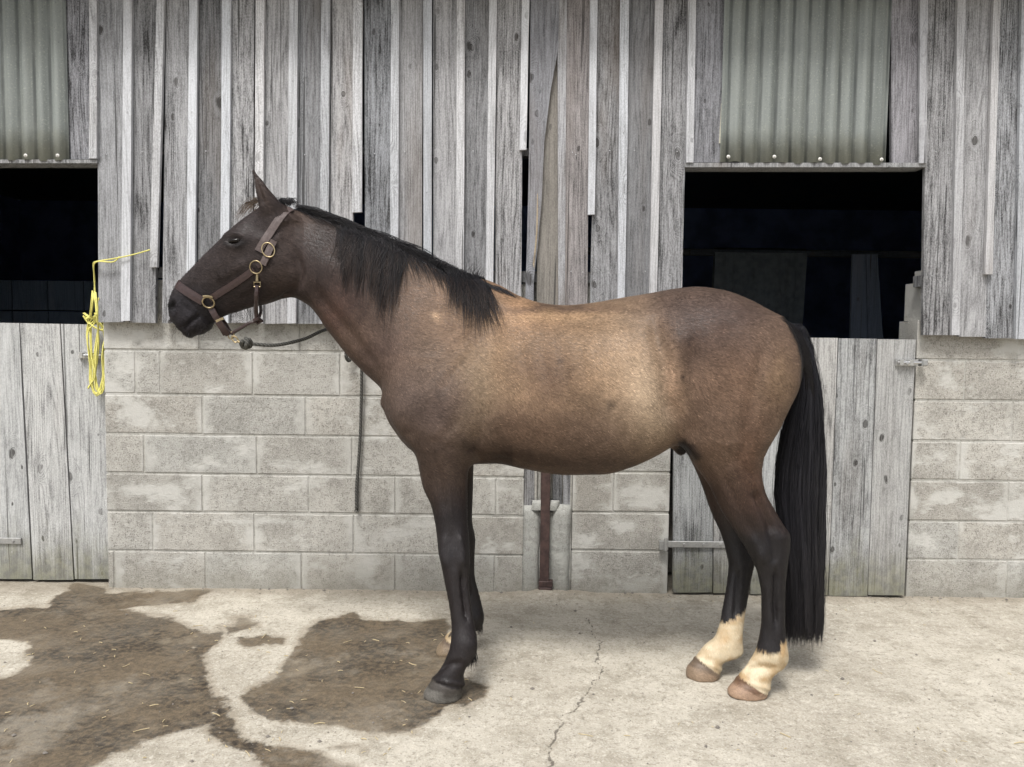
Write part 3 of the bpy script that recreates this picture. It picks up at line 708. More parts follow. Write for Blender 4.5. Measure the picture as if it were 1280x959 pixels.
strap(832, 908, 680, DR - 0.005, dr)
bolt(1119, 1156, 453, DR - 0.005, dr)
for y in (470, 685):
    a, b = P(848, y, DR), P(1120, y, DR)
    mesh_obj('ledge', *box_vf(a[0], b[0], DR + 0.033, DR + 0.055, a[2] - 0.06, a[2] + 0.06), M['doorboard'], dr, color=(0.8, 0.8, 0.8))
for px, py in ((1078, 455), (1080, 476), (1072, 490), (1110, 472), (1122, 472), (1118, 505), (1106, 508), (1060, 600), (1065, 645), (1100, 620), (1058, 690), (1114, 690), (868, 560), (866, 620)):
    nail(px, py, DR - 0.006, dr, 0.003)
for px, py in ((12, 440), (60, 432), (50, 475), (110, 500), (66, 620), (15, 690), (104, 690), (60, 560)): nail(px, py, DL - 0.005, dl, 0.003)

# ------------------------------------------------------------------ roof with a short eave, and the dark inside
IX0, IX1, IY1, IZ = -7.0, 7.0, 11.0, 3.3
roof = empty('barn_roof', (0, 7, 3.2)); tag(roof, 'dark barn roof with a short eave above the boards', 'roof')
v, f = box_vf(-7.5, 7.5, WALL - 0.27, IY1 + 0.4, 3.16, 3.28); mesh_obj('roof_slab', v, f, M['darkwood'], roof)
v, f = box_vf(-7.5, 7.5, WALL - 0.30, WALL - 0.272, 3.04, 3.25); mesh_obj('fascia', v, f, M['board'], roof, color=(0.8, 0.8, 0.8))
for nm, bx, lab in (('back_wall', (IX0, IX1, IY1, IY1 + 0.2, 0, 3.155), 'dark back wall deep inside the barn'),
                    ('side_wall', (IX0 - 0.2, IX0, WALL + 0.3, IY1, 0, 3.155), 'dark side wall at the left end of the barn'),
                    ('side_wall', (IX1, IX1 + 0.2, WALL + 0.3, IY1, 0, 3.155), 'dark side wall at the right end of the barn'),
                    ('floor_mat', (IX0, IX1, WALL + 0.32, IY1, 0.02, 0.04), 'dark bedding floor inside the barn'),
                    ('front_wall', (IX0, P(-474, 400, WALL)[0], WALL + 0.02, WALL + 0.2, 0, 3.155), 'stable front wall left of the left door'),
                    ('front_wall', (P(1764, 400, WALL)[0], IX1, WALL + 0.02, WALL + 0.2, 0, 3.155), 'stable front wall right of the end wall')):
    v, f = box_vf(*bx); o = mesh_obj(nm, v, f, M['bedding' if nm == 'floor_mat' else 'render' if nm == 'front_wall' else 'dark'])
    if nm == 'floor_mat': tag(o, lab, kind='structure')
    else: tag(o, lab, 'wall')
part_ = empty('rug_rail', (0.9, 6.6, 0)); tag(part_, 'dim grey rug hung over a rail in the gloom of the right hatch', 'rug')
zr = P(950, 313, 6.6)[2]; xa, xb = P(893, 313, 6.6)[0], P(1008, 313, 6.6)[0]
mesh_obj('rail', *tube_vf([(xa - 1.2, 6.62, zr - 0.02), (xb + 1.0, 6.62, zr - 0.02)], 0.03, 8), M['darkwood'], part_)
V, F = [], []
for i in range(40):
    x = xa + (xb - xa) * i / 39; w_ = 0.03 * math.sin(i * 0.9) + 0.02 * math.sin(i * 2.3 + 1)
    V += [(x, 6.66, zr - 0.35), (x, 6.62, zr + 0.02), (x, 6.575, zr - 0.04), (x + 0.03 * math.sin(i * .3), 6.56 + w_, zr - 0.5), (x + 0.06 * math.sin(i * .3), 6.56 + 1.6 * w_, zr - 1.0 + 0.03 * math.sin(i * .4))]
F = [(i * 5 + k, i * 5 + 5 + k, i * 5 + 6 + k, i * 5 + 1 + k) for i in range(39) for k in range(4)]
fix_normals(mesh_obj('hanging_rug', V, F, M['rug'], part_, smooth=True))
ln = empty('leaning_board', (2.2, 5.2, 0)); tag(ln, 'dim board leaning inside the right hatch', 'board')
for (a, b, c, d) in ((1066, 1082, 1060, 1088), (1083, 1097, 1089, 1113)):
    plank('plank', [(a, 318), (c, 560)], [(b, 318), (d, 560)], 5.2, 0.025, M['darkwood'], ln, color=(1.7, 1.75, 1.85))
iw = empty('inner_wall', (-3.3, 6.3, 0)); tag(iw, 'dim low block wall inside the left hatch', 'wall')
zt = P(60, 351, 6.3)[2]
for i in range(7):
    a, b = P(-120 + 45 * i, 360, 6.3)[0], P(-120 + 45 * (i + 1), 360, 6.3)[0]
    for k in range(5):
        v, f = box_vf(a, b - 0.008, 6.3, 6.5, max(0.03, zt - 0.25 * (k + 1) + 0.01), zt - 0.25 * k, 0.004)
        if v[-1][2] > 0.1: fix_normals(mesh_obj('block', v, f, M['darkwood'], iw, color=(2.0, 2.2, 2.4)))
# the stable front goes on past the left door
block_wall('block_wall', 'concrete block wall left of the left door', -470, -88,
           [(y0, y1, [-420 + 123 * i - (62 if k % 2 else 0) for i in range(1, 3)]) for k, (y0, y1) in enumerate(((390, 439), (439, 488), (488, 537), (537, 586), (586, 635), (635, 684), (684, 745)))], 352, -280)
le = empty('board_cladding', P(-250, 400, BY)); tag(le, 'weathered boards and battens left of the left hatch', 'cladding')
for i in range(9):
    x = -92 - 41 * i
    plank('board', [(x - 34, TOP), (x - 33, 401)], [(x, TOP), (x, 401)], BY + random.uniform(-0.003, 0.003), 0.024, M['board'], le)
    plank('batten', [(x - 43, TOP), (x - 42, 400)], [(x - 32, TOP), (x - 31, 400)], TY, 0.021, M['batten'], le, color=rc(0.82, 1.1), cup=0.0006)
# ================================================================== the horse
H = 0.0062
GO = np.array([-1.44, 2.55, -0.012]); GN = (int(2.70 / H), int(0.86 / H), int(2.03 / H))
HX = GO[0] + H * np.arange(GN[0]); HY = GO[1] + H * np.arange(GN[1]); HZ = GO[2] + H * np.arange(GN[2])
SD = np.full(GN, 1.0, dtype=np.float32)
YF, YR = 2.98, 2.93                                   # the horse's middle at the shoulder and at the hip
def yc_at(x):
    return YF + (YR - YF) * np.clip((x + 0.35) / 1.1, 0, 1.2)
def line(pts, yfun):
    """measured outline -> world x,z (yfun: pixel row/col -> distance)"""
    return np.array([[*(P(a, b, yfun(a, b))[[0, 2]])] for a, b in pts])
def loft(axis, upper, lower, widths, k=0.04, yfun=None, yc=None, n=2.0, cap=True):
    """one body volume: outline curves on both sides of an axis (photo measurements), half widths w and top taper along it.
       widths: rows (a, b, half_width, taper, y_centre or None) measured at pixel (a,b)"""
    yfun = yfun or (lambda a, b: 2.965)
    A, B = line(axis, yfun); e1 = (B - A) / np.linalg.norm(B - A); e2 = np.array([-e1[1], e1[0]])
    U = line(upper, yfun) - A; L = line(lower, yfun) - A; Wp = line([(r[0], r[1]) for r in widths], yfun) - A
    if (U @ e2).mean() < (L @ e2).mean(): e2 = -e2
    us, uv = U @ e1, U @ e2; ls, lv = L @ e1, L @ e2; ws = Wp @ e1
    wv = [r[2] for r in widths]; tp = [r[3] for r in widths]
    ycs = [(r[4] if len(r) > 4 and r[4] is not None else None) for r in widths]
    s0, s1 = max(us.min(), ls.min()), min(us.max(), ls.max())
    s0, s1 = min(us.min(), ls.min()), max(us.max(), ls.max())
    allp = np.vstack([U, L]) + A; m = k + 0.035
    ymin = min((yc if yc is not None else 2.9) if q is None else q for q in ycs) if any(q is not None for q in ycs) or yc is not None else 2.92
    ymax = max((yc if yc is not None else 2.9) if q is None else q for q in ycs) if any(q is not None for q in ycs) or yc is not None else 2.99
    wm = max(wv) * 1.45 + m
    ix = np.searchsorted(HX, [allp[:, 0].min() - m, allp[:, 0].max() + m]); iz = np.searchsorted(HZ, [allp[:, 1].min() - m, allp[:, 1].max() + m])
    iy = np.searchsorted(HY, [ymin - wm, ymax + wm])
    X, Z = np.meshgrid(HX[ix[0]:ix[1]], HZ[iz[0]:iz[1]], indexing='ij'); Y = HY[iy[0]:iy[1]]
    s = (X - A[0]) * e1[0] + (Z - A[1]) * e1[1]; v = (X - A[0]) * e2[0] + (Z - A[1]) * e2[1]
    u = pchip(us, uv, s); l = pchip(ls, lv, s); w = pchip(ws, wv, s); t = pchip(ws, tp, s)
    if any(q is not None for q in ycs): cy = pchip(ws, [q if q is not None else yc for q in ycs], s)
    elif yc is not None: cy = np.full(s.shape, yc)
    else: cy = yc_at(X)
    hh = np.maximum((u - l) / 2, 0.004); vn = (v - (u + l) / 2) / hh
    we = np.maximum(w * (1 + t * np.clip(vn, -1.3, 1.3)), 0.003)
    yn = np.abs(Y[None, :, None] - cy[:, None, :]) / we[:, None, :]
    f = ((np.abs(vn)[:, None, :] ** n + yn ** n) ** (1.0 / n)).astype(np.float32)
    gxx, gyy, gzz = np.gradient(f, H)
    g = np.sqrt(gxx ** 2 + gyy ** 2 + gzz ** 2); del gxx, gyy, gzz
    d = (f - 1) / np.clip(g, 2.0, (1.5 / np.minimum(hh, we))[:, None, :])
    d = np.clip(d, -0.3, 0.3)
    if cap:
        over = np.maximum(s0 - s, s - s1)[:, None, :]
        d = np.maximum(d, over)
    sub = SD[ix[0]:ix[1], iy[0]:iy[1], iz[0]:iz[1]]
    h = np.maximum(k - np.abs(sub - d), 0) / k
    sub[...] = np.minimum(sub, d) - h * h * k * 0.25
TORSO_U = [(481, 500), (484, 478), (494, 445), (515, 408), (545, 372), (575, 354), (601, 349.5), (624, 357), (651, 371), (682, 380), (706, 382), (740, 379), (775, 373), (812, 367), (843, 361.5), (867, 359.5), (895, 363), (929, 375), (957, 391), (977, 408), (989, 428), (995, 446), (996, 455)]
TORSO_L = [(481, 504), (487, 522), (497, 538), (521, 567), (555, 577), (590, 579), (620, 578), (654, 584), (706, 591), (750, 590), (785, 581), (812, 569), (833, 557), (860, 542), (900, 530), (940, 520), (970, 505), (986, 485), (994, 465), (996, 456)]
loft([(481, 470), (996, 470)], TORSO_U, TORSO_L,
     [(481, 470, .05, 0), (490, 470, .105, 0), (505, 470, .15, -.1), (530, 470, .185, -.3), (580, 470, .205, -.42), (620, 470, .225, -.38), (660, 470, .25, -.26), (710, 470, .275, -.16),
      (760, 470, .285, -.12), (810, 470, .27, -.05), (850, 470, .255, .02), (890, 470, .25, .02), (930, 470, .225, -.05), (965, 470, .17, -.1), (985, 470, .10, -.1), (996, 470, .02, 0)], k=0.02, n=2.15)
# neck
loft([(365, 315), (560, 430)],
     [(346, 262), (362, 260), (388, 268), (430, 284), (470, 298), (493, 309), (519, 323), (545, 336), (580, 350), (612, 366)],
     [(325, 335), (357, 368), (372, 374), (384, 381), (396, 394), (406, 409), (420, 427), (438, 449), (455, 466), (478, 488), (487, 520), (505, 545)],
     [(340, 300, .055, -.2), (365, 315, .070, -.25), (400, 336, .082, -.36), (440, 360, .095, -.42), (490, 390, .115, -.45), (530, 412, .14, -.45), (575, 438, .16, -.42)], k=0.055)
# head
HEAD_U = [(370, 272), (358, 258), (345, 255.5), (326, 258), (302, 275), (281, 295), (258, 316), (240, 334), (227, 347), (217.5, 359), (213, 369), (210.5, 381), (210.5, 389), (212, 396)]
HEAD_L = [(370, 284), (373, 315), (374, 340), (369, 358), (357, 370.5), (346, 375), (331, 380), (315, 383.5), (294, 390), (276, 396.5), (266, 403), (259, 413), (252, 417.5), (243, 419.5), (236, 423), (229, 418.5), (221, 411), (214, 402), (212.5, 398)]
loft([(350, 300), (215, 390)], HEAD_U, HEAD_L,
     [(372, 285, .055, 0), (352, 298, .083, .05), (330, 313, .096, .10), (308, 328, .094, .16), (288, 341, .080, .20), (268, 354, .066, .20), (250, 366, .058, .12), (236, 376, .054, .0), (226, 382, .055, -.05), (219, 387, .052, -.05), (214, 390, .043, 0), (211, 393, .028, 0)], k=0.03, n=2.25)
# ears
for sg in (-1, 1):
    ye = YF + sg * 0.058
    loft([(344, 266), (318, 214)], [(325, 270), (324.5, 256), (321.5, 242), (319, 228), (317.5, 218), (317, 212.5)], [(362, 276), (356, 262), (347, 250), (336, 236.5), (326, 224), (320, 216.5), (318, 213)],
         [(346, 270, .034, 0, ye - sg * .012), (340, 258, .031, 0, ye), (332, 242, .026, 0, ye + sg * .006), (325, 228, .017, 0, ye + sg * .006), (320, 218, .009, 0, ye), (317.5, 213, .004, 0, ye)], k=0.02, yfun=lambda a, b: ye)
# near and far hind leg, near and far fore leg: horizontal slices (photo y -> front x, back x, half width, distance)
def leg(front, back, widths, hoof_row, k=0.05):
    rows = sorted(widths); yt0 = rows[4][2]; yb0 = rows[-1][2]
    rows = [(r[0], r[1], r[2] if r[0] < rows[4][0] else yt0 + (yb0 - yt0) * min(1.0, (r[0] - rows[4][0]) / (rows[-4][0] - rows[4][0]))) for r in rows]; ya = [r[0] for r in rows]; yy = [r[2] for r in rows]
    yf = lambda a, b: float(np.interp(b, ya, yy))
    xm = front[-1][0]
    loft([((front[0][0] + back[0][0]) / 2, front[0][1]), ((front[0][0] + back[0][0]) / 2 + 0.001, front[-1][1])], front, back,
         [((front[0][0] + back[0][0]) / 2, r[0], r[1], r[3] if len(r) > 3 else 0, r[2]) for r in rows], k=k, yfun=yf)
NH_Y, FH_Y = G(936, 869)[1] + 0.005, G(880, 846)[1]
NF_Y, FF_Y = G(556, 871)[1], G(562, 815)[1]
leg([(868, 400), (850, 440), (839, 490), (838, 520), (845, 541), (857, 563), (870, 583), (887, 607), (902, 638), (919, 664), (933, 686), (942, 703), (949, 721), (952, 744), (952, 775), (949, 798), (945, 813), (935, 830), (925, 843), (921, 849), (915, 856), (909.5, 864), (909, 878)],
    [(980, 400), (992, 430), (996, 453), (994, 478), (987, 502), (974, 533), (960, 557), (953, 573), (951, 590), (955, 612), (967, 636), (980, 658), (986.5, 670), (987, 682), (985, 697), (982, 724), (981, 751), (981, 782), (983, 803), (985, 822), (980, 834), (970, 841), (964, 848), (962.5, 856), (960, 864), (957, 878)],
    [(400, .05, YR - .12), (440, .095, YR - .135), (500, .125, YR - .14), (545, .12, YR - .145), (585, .098, YR - .135), (620, .076, YR - .13), (650, .058, YR - .125), (675, .050, YR - .12), (700, .047, (YR - .12) * .6 + NH_Y * .4), (725, .037, (YR - .12) * .3 + NH_Y * .7), (760, .030, NH_Y), (790, .032, NH_Y), (815, .038, NH_Y), (832, .034, NH_Y), (848, .042, NH_Y), (858, .052, NH_Y), (878, .059, NH_Y)], 848)
leg([(868, 400), (850, 440), (839, 490), (838, 520), (845, 541), (857, 562), (874, 597), (890, 642), (902, 669), (908, 690), (911, 705), (909, 728), (904, 757), (899, 783), (893, 798), (880, 808), (872, 818), (866, 826), (858, 837), (857, 850)],
    [(970, 400), (978, 430), (982, 453), (980, 478), (970, 502), (958, 533), (945, 557), (934, 573), (930, 590), (930, 612), (936, 636), (943, 656), (947, 668), (946, 682), (942, 700), (939.5, 717), (934, 751), (930, 775), (928, 798), (929, 815), (921, 822), (911, 824), (903, 829), (901, 838), (898, 850)],
    [(400, .05, YR + .12), (440, .095, YR + .135), (500, .125, YR + .14), (545, .12, YR + .145), (585, .098, YR + .125), (620, .074, YR + .11), (650, .056, YR + .10), (675, .050, YR + .085), (700, .046, (YR + .085) * .6 + FH_Y * .4), (725, .037, (YR + .085) * .3 + FH_Y * .7), (757, .030, FH_Y), (785, .032, FH_Y), (805, .038, FH_Y), (820, .034, FH_Y), (830, .042, FH_Y), (840, .051, FH_Y), (850, .056, FH_Y)], 828)
leg([(510, 455), (497, 490), (495, 515), (504, 540), (520, 562), (523, 580), (528, 606), (540, 635), (546, 668), (548, 688), (552, 708), (557, 733), (562, 759), (564.5, 786), (563, 806), (556, 826), (547, 841), (541, 848), (535, 857), (529, 868), (529, 882)],
    [(598, 455), (604, 490), (606, 520), (600, 546), (590, 564), (585, 580), (584, 613), (584, 649), (586.5, 679), (587, 704), (586, 722), (588, 751), (592, 777), (596, 798), (596.5, 812), (590, 826), (582, 836), (579.5, 846), (580.5, 853), (578, 865), (576, 882)],
    [(455, .07, YF - .09), (500, .095, YF - .115), (540, .10, YF - .125), (570, .085, YF - .13), (600, .068, YF - .135), (635, .055, YF - .14), (665, .048, YF - .145), (690, .049, YF - .15), (712, .043, (YF - .15) * .55 + NF_Y * .45), (735, .034, (YF - .15) * .3 + NF_Y * .7), (770, .028, NF_Y), (795, .034, NF_Y), (808, .038, NF_Y), (826, .035, NF_Y), (842, .042, NF_Y), (858, .053, NF_Y), (882, .062, NF_Y)], 848)
leg([(510, 455), (497, 490), (495, 515), (504, 540), (522, 562), (532, 580), (538, 606), (548, 635), (554, 662), (556, 682), (560, 703), (567, 728), (572, 750), (575, 766), (572, 778), (565, 787), (559, 793), (556, 797), (550, 805), (545, 813), (544, 822)],
    [(598, 455), (604, 490), (606, 520), (604, 546), (597, 564), (592, 580), (591, 613), (590, 649), (594, 676), (593, 700), (593, 716), (598, 740), (603, 760), (605, 772), (603, 783), (592, 789), (584, 793), (582, 799), (581, 806), (579, 822)],
    [(455, .07, YF + .09), (500, .095, YF + .115), (540, .10, YF + .125), (570, .085, YF + .13), (600, .068, YF + .14), (635, .055, YF + .145), (665, .048, YF + .15), (685, .049, YF + .155), (707, .043, (YF + .155) * .55 + FF_Y * .45), (728, .034, (YF + .155) * .3 + FF_Y * .7), (750, .028, FF_Y), (768, .037, FF_Y), (785, .035, FF_Y), (796, .043, FF_Y), (806, .053, FF_Y), (822, .060, FF_Y)], 797)
# sheath and dock
loft([(849, 535), (850, 570)], [(836, 535), (838, 550), (841, 560), (846, 567), (849, 569)], [(866, 535), (863, 550), (859, 560), (854, 567), (851, 569)], [(849, 535, .05, 0), (849, 555, .035, 0), (850, 565, .022, 0), (850, 570, .006, 0)], k=0.03, yfun=lambda a, b: YR)
loft([(985, 405), (1006, 560)], [(978, 398), (996, 412), (1010, 440), (1016, 480), (1014, 540), (1008, 575)], [(964, 420), (985, 430), (996, 455), (1000, 490), (1001, 540), (1003, 575)], [(975, 400, .04, 0), (995, 430, .035, 0), (1005, 480, .028, 0), (1006, 560, .012, 0)], k=0.015, yfun=lambda a, b: YR)
SD = np.maximum(SD, (-HZ[None, None, :]).astype(np.float32))

def surface_nets(f, org, h):
    ins = f < 0
    a = ins[:-1, :-1, :-1].astype(np.int8)
    for i in (0, 1):
        for j in (0, 1):
            for k in (0, 1):
                if i or j or k: a = a + ins[i:ins.shape[0] - 1 + i, j:ins.shape[1] - 1 + j, k:ins.shape[2] - 1 + k]
    act = (a > 0) & (a < 8); idx = np.argwhere(act)
    vid = np.full(act.shape, -1, dtype=np.int32); vid[act] = np.arange(len(idx))
    acc = np.zeros((len(idx), 3)); cnt = np.zeros(len(idx))
    cs = [(i, j, k) for i in (0, 1) for j in (0, 1) for k in (0, 1)]
    val = {c: f[idx[:, 0] + c[0], idx[:, 1] + c[1], idx[:, 2] + c[2]] for c in cs}
    for c in cs:
        for ax in range(3):
            if c[ax] == 0:
                e = list(c); e[ax] = 1; e = tuple(e)
                va, vb = val[c], val[e]; m = (va < 0) != (vb < 0)
                t = np.where(m, va / np.where(m, va - vb, 1), 0)
                p = np.array(c, float)[None, :].repeat(len(idx), 0); p[:, ax] = t
                acc[m] += p[m]; cnt[m] += 1
    verts = org + h * (idx + acc / cnt[:, None])
    faces = []
    for ax in range(3):
        b, c = (ax + 1) % 3, (ax + 2) % 3
        sl0 = [slice(None)] * 3; sl1 = [slice(None)] * 3; sl0[ax] = slice(0, -1); sl1[ax] = slice(1, None)
        ch = ins[tuple(sl0)] != ins[tuple(sl1)]; q = np.argwhere(ch)
        q = q[(q[:, b] > 0) & (q[:, c] > 0) & (q[:, b] < f.shape[b] - 1) & (q[:, c] < f.shape[c] - 1)]
        def cell(db, dc):
            w = q.copy(); w[:, b] += db; w[:, c] += dc
            return vid[w[:, 0], w[:, 1], w[:, 2]]
        quad = np.stack([cell(-1, -1), cell(0, -1), cell(0, 0), cell(-1, 0)], 1)
        flip = ~ins[q[:, 0], q[:, 1], q[:, 2]]
        quad[flip] = quad[flip][:, ::-1]
        faces.append(quad)
    return verts, np.vstack(faces)
HV, HF = surface_nets(SD, GO, H); del SD
# keep the largest connected piece only, then smooth
_e = np.unique(np.sort(np.vstack([HF[:, [0, 1]], HF[:, [1, 2]], HF[:, [2, 3]], HF[:, [3, 0]]]), axis=1), axis=0)
_deg = np.bincount(_e.ravel(), minlength=len(HV)).astype(float)
def smooth(V, lam):
    s = np.stack([np.bincount(_e[:, 0], V[_e[:, 1], a], len(V)) + np.bincount(_e[:, 1], V[_e[:, 0], a], len(V)) for a in range(3)], 1)
    return V + lam * (s / _deg[:, None] - V)
for _ in range(4):
    HV = smooth(smooth(HV, 0.6), -0.62)
def vnormals(V):
    n = np.cross(V[HF[:, 2]] - V[HF[:, 0]], V[HF[:, 3]] - V[HF[:, 1]]); r = np.zeros_like(V)
    for k in range(4):
        for a in range(3): r[:, a] += np.bincount(HF[:, k], n[:, a], len(V))
    return r / (np.linalg.norm(r, axis=1, keepdims=True) + 1e-12)
HNm = vnormals(HV)
# every vertex seen in the horse's own side view: (u, v) in photo-sized units on its mid plane, the same for both flanks
def side_uv(V):
    yref = 2.92
    d = np.stack([V[:, 0], np.full(len(V), yref), V[:, 2]], 1) - CAM
    zc = d @ _f
    return 640 + FPX * (d @ _r) / zc, 479.5 - FPX * (d @ _u) / zc
# brushes use the photographed outline of each flank itself
def flank_uv(V):
    W = V.copy(); m = W[:, 1] > yc_at(W[:, 0]); W[m, 1] = 2 * yc_at(W[m, 0]) - W[m, 1]
    d = W - CAM; zc = d @ _f
    return 640 + FPX * (d @ _r) / zc, 479.5 - FPX * (d @ _u) / zc
BU, BV = flank_uv(HV)
def bulge(px, py, rx, ry, ang, amp, lim=0.25):
    global HV
    ca, sa = math.cos(math.radians(ang)), math.sin(math.radians(ang))
    dx, dy = BU - px, BV - py; a = (dx * ca + dy * sa) / rx; b = (-dx * sa + dy * ca) / ry
    w = np.exp(-(a * a + b * b)) * np.clip((np.abs(HNm[:, 1]) - lim) / 0.3, 0, 1)
    HV = HV + HNm * (w * amp)[:, None]
def groove(pts, r, amp, lim=0.2, taper=True):
    global HV
    p = spline(pts, 40); best = np.full(len(HV), 1e9); tt = np.zeros(len(HV))
    x0, x1, y0, y1 = p[:, 0].min() - 4 * r, p[:, 0].max() + 4 * r, p[:, 1].min() - 4 * r, p[:, 1].max() + 4 * r
    sel = np.where((BU > x0) & (BU < x1) & (BV > y0) & (BV < y1))[0]
    for i in range(39):
        a, b = p[i], p[i + 1]; ab = b - a
        t = np.clip(((BU[sel] - a[0]) * ab[0] + (BV[sel] - a[1]) * ab[1]) / (ab @ ab + 1e-9), 0, 1)
        d = np.hypot(BU[sel] - a[0] - t * ab[0], BV[sel] - a[1] - t * ab[1])
        m = d < best[sel]; best[sel[m]] = d[m]; tt[sel[m]] = (i + t[m]) / 39
    w = np.exp(-(best / r) ** 2) * np.clip((np.abs(HNm[:, 1]) - lim) / 0.3, 0, 1)
    if taper: w = w * np.clip(np.minimum(tt, 1 - tt) / 0.2 + 0.15, 0, 1)
    HV = HV + HNm * (w * amp)[:, None]
# trunk
groove([(600, 378), (560, 430), (520, 480), (492, 515)], 13, -0.007)                     # front edge of the shoulder blade
groove([(622, 380), (612, 430), (606, 480), (602, 530)], 14, -0.009)                     # behind the shoulder
bulge(556, 500, 38, 48, 20, 0.018); bulge(548, 550, 24, 20, 0, 0.012); bulge(560, 590, 14, 26, 0, 0.005); groove([(545, 575), (552, 605), (556, 640)], 4, -0.005)                    # triceps
groove([(606, 500), (602, 535), (592, 560), (585, 572)], 10, -0.015); groove([(592, 575), (610, 572), (640, 577)], 6, -0.006)                                  # elbow crease
bulge(503, 508, 20, 28, 20, 0.016); bulge(530, 470, 26, 40, 30, 0.008)
groove([(500, 538), (522, 548), (552, 556), (575, 560)], 9, -0.006)
groove([(385, 352), (415, 392), (445, 428), (475, 470)], 9, -0.013)                      # jugular groove
bulge(430, 340, 60, 22, 35, 0.006)
groove([(400, 300), (450, 330), (510, 380)], 16, -0.004)
for i in range(7):                                                                       # faint ribs
    x = 655 + i * 24
    groove([(x - 4, 430), (x + 6, 480), (x + 10, 530), (x - 4, 562)], 6, -0.0022)
groove([(815, 392), (828, 440), (834, 490), (838, 530)], 11, -0.020)                     # flank in front of the thigh
bulge(800, 440, 24, 40, 0, -0.010)
bulge(851, 425, 22, 18, 0, 0.010)                                                        # point of the hip
bulge(880, 500, 34, 60, -10, 0.012); bulge(960, 480, 22, 46, -8, 0.006)
groove([(955, 430), (945, 480), (935, 530), (930, 575)], 9, -0.010)
groove([(905, 560), (930, 585), (950, 600)], 6, -0.003)
bulge(868, 562, 16, 18, 30, 0.010)                                                       # stifle
groove([(895, 590), (915, 615), (930, 650), (950, 670)], 7, -0.006)
groove([(942, 612), (956, 640), (968, 668)], 5.5, -0.018)                                  # above the hock
bulge(955, 690, 14, 14, 0, 0.004)
# veins
for pts in ([(838, 470), (845, 500), (860, 520), (858, 545)], [(885, 545), (905, 556), (925, 552), (940, 562)], [(905, 600), (918, 610), (912, 628), (924, 642), (930, 660)], [(925, 580), (940, 588), (945, 606)],
            [(562, 604), (564, 630), (566, 652)]):
    groove(pts, 1.9, 0.0022)
# lower legs: tendons
groove([(577, 712), (580, 745), (584, 778)], 3.0, -0.016); groove([(971, 708), (969, 745), (971, 788)], 3.0, -0.016)
groove([(926, 712), (922, 745), (918, 775)], 3.0, -0.010)
bulge(566, 690, 14, 16, 0, 0.003); bulge(580, 802, 12, 10, 0, 0.003); bulge(966, 818, 12, 10, 0, 0.003)
for fx, fy, bx, by in ((541, 848, 581, 856), (923, 847, 962, 862), (870, 822, 902, 838)):
    groove([(fx - 2, fy), ((fx + bx) / 2, (fy + by) / 2 + 1), (bx + 2, by)], 2.2, 0.0035, -1, taper=False)
    groove([(fx - 1, fy + 4), ((fx + bx) / 2, (fy + by) / 2 + 5.5), (bx, by + 4)], 2.0, -0.0025, -1, taper=False)
groove([(556, 668), (553, 690), (558, 710)], 4, 0.006); groove([(574, 664), (578, 690), (578, 708)], 4, 0.008); groove([(565, 660), (566, 690), (568, 715)], 4, -0.004)
groove([(566, 728), (569, 756), (572, 784)], 3.4, 0.0035); groove([(960, 728), (961, 756), (962, 790)], 3.4, 0.0035)
groove([(545, 838), (562, 830), (580, 830)], 5, -0.007); groove([(930, 838), (950, 834), (972, 838)], 5, -0.007); bulge(590, 806, 7, 9, 0, 0.004, 0); bulge(978, 822, 7, 9, 0, 0.004, 0)
groove([(940, 668), (950, 690), (955, 705)], 5, 0.007); groove([(958, 656), (967, 684), (968, 706)], 4.5, -0.010); bulge(980, 672, 7, 10, 0, 0.007, 0); groove([(944, 700), (950, 716), (953, 735)], 4, 0.004); bulge(952, 694, 6, 8, 0, 0.005)
# head
bulge(345, 340, 22, 26, 20, 0.018); groove([(370, 312), (375, 340), (368, 362), (348, 376)], 5, -0.015); groove([(330, 352), (318, 366), (300, 378)], 6, -0.006)   # cheek plate
groove([(318, 322), (292, 338), (272, 350)], 5.5, 0.004); groove([(314, 337), (290, 351), (268, 364)], 7, -0.003)   # facial crest
groove([(280, 312), (258, 332), (240, 348)], 7, -0.004)
bulge(300, 318, 14, 12, 0, -0.003); bulge(318, 284, 14, 9, 30, -0.005)
bulge(294, 300, 17, 13, -10, 0.010)                                                        # orbit
groove([(280, 299), (287, 293.5), (297, 292.5), (309, 299)], 3.2, 0.005); groove([(282, 306), (294, 310), (305, 305)], 2.6, 0.004)
bulge(294, 300.8, 9, 4.6, -6, -0.010)
bulge(217, 384, 7.5, 10.5, 18, 0.007, -1); bulge(217, 384, 4.4, 6.8, 22, -0.020, -1)       # nostril rim and opening
groove([(222, 376), (224, 386), (219, 395)], 2.2, 0.004)
groove([(227, 414), (236, 405), (246, 397), (250, 393)], 2.4, -0.014, -1)               # mouth
bulge(240, 409, 9, 6, -35, 0.005); bulge(232, 398, 9, 7, -30, 0.004); bulge(256, 408, 7, 6, 0, 0.005)
groove([(250, 393), (262, 402)], 3, -0.004)
groove([(330, 330), (322, 356), (310, 378)], 4, -0.003)
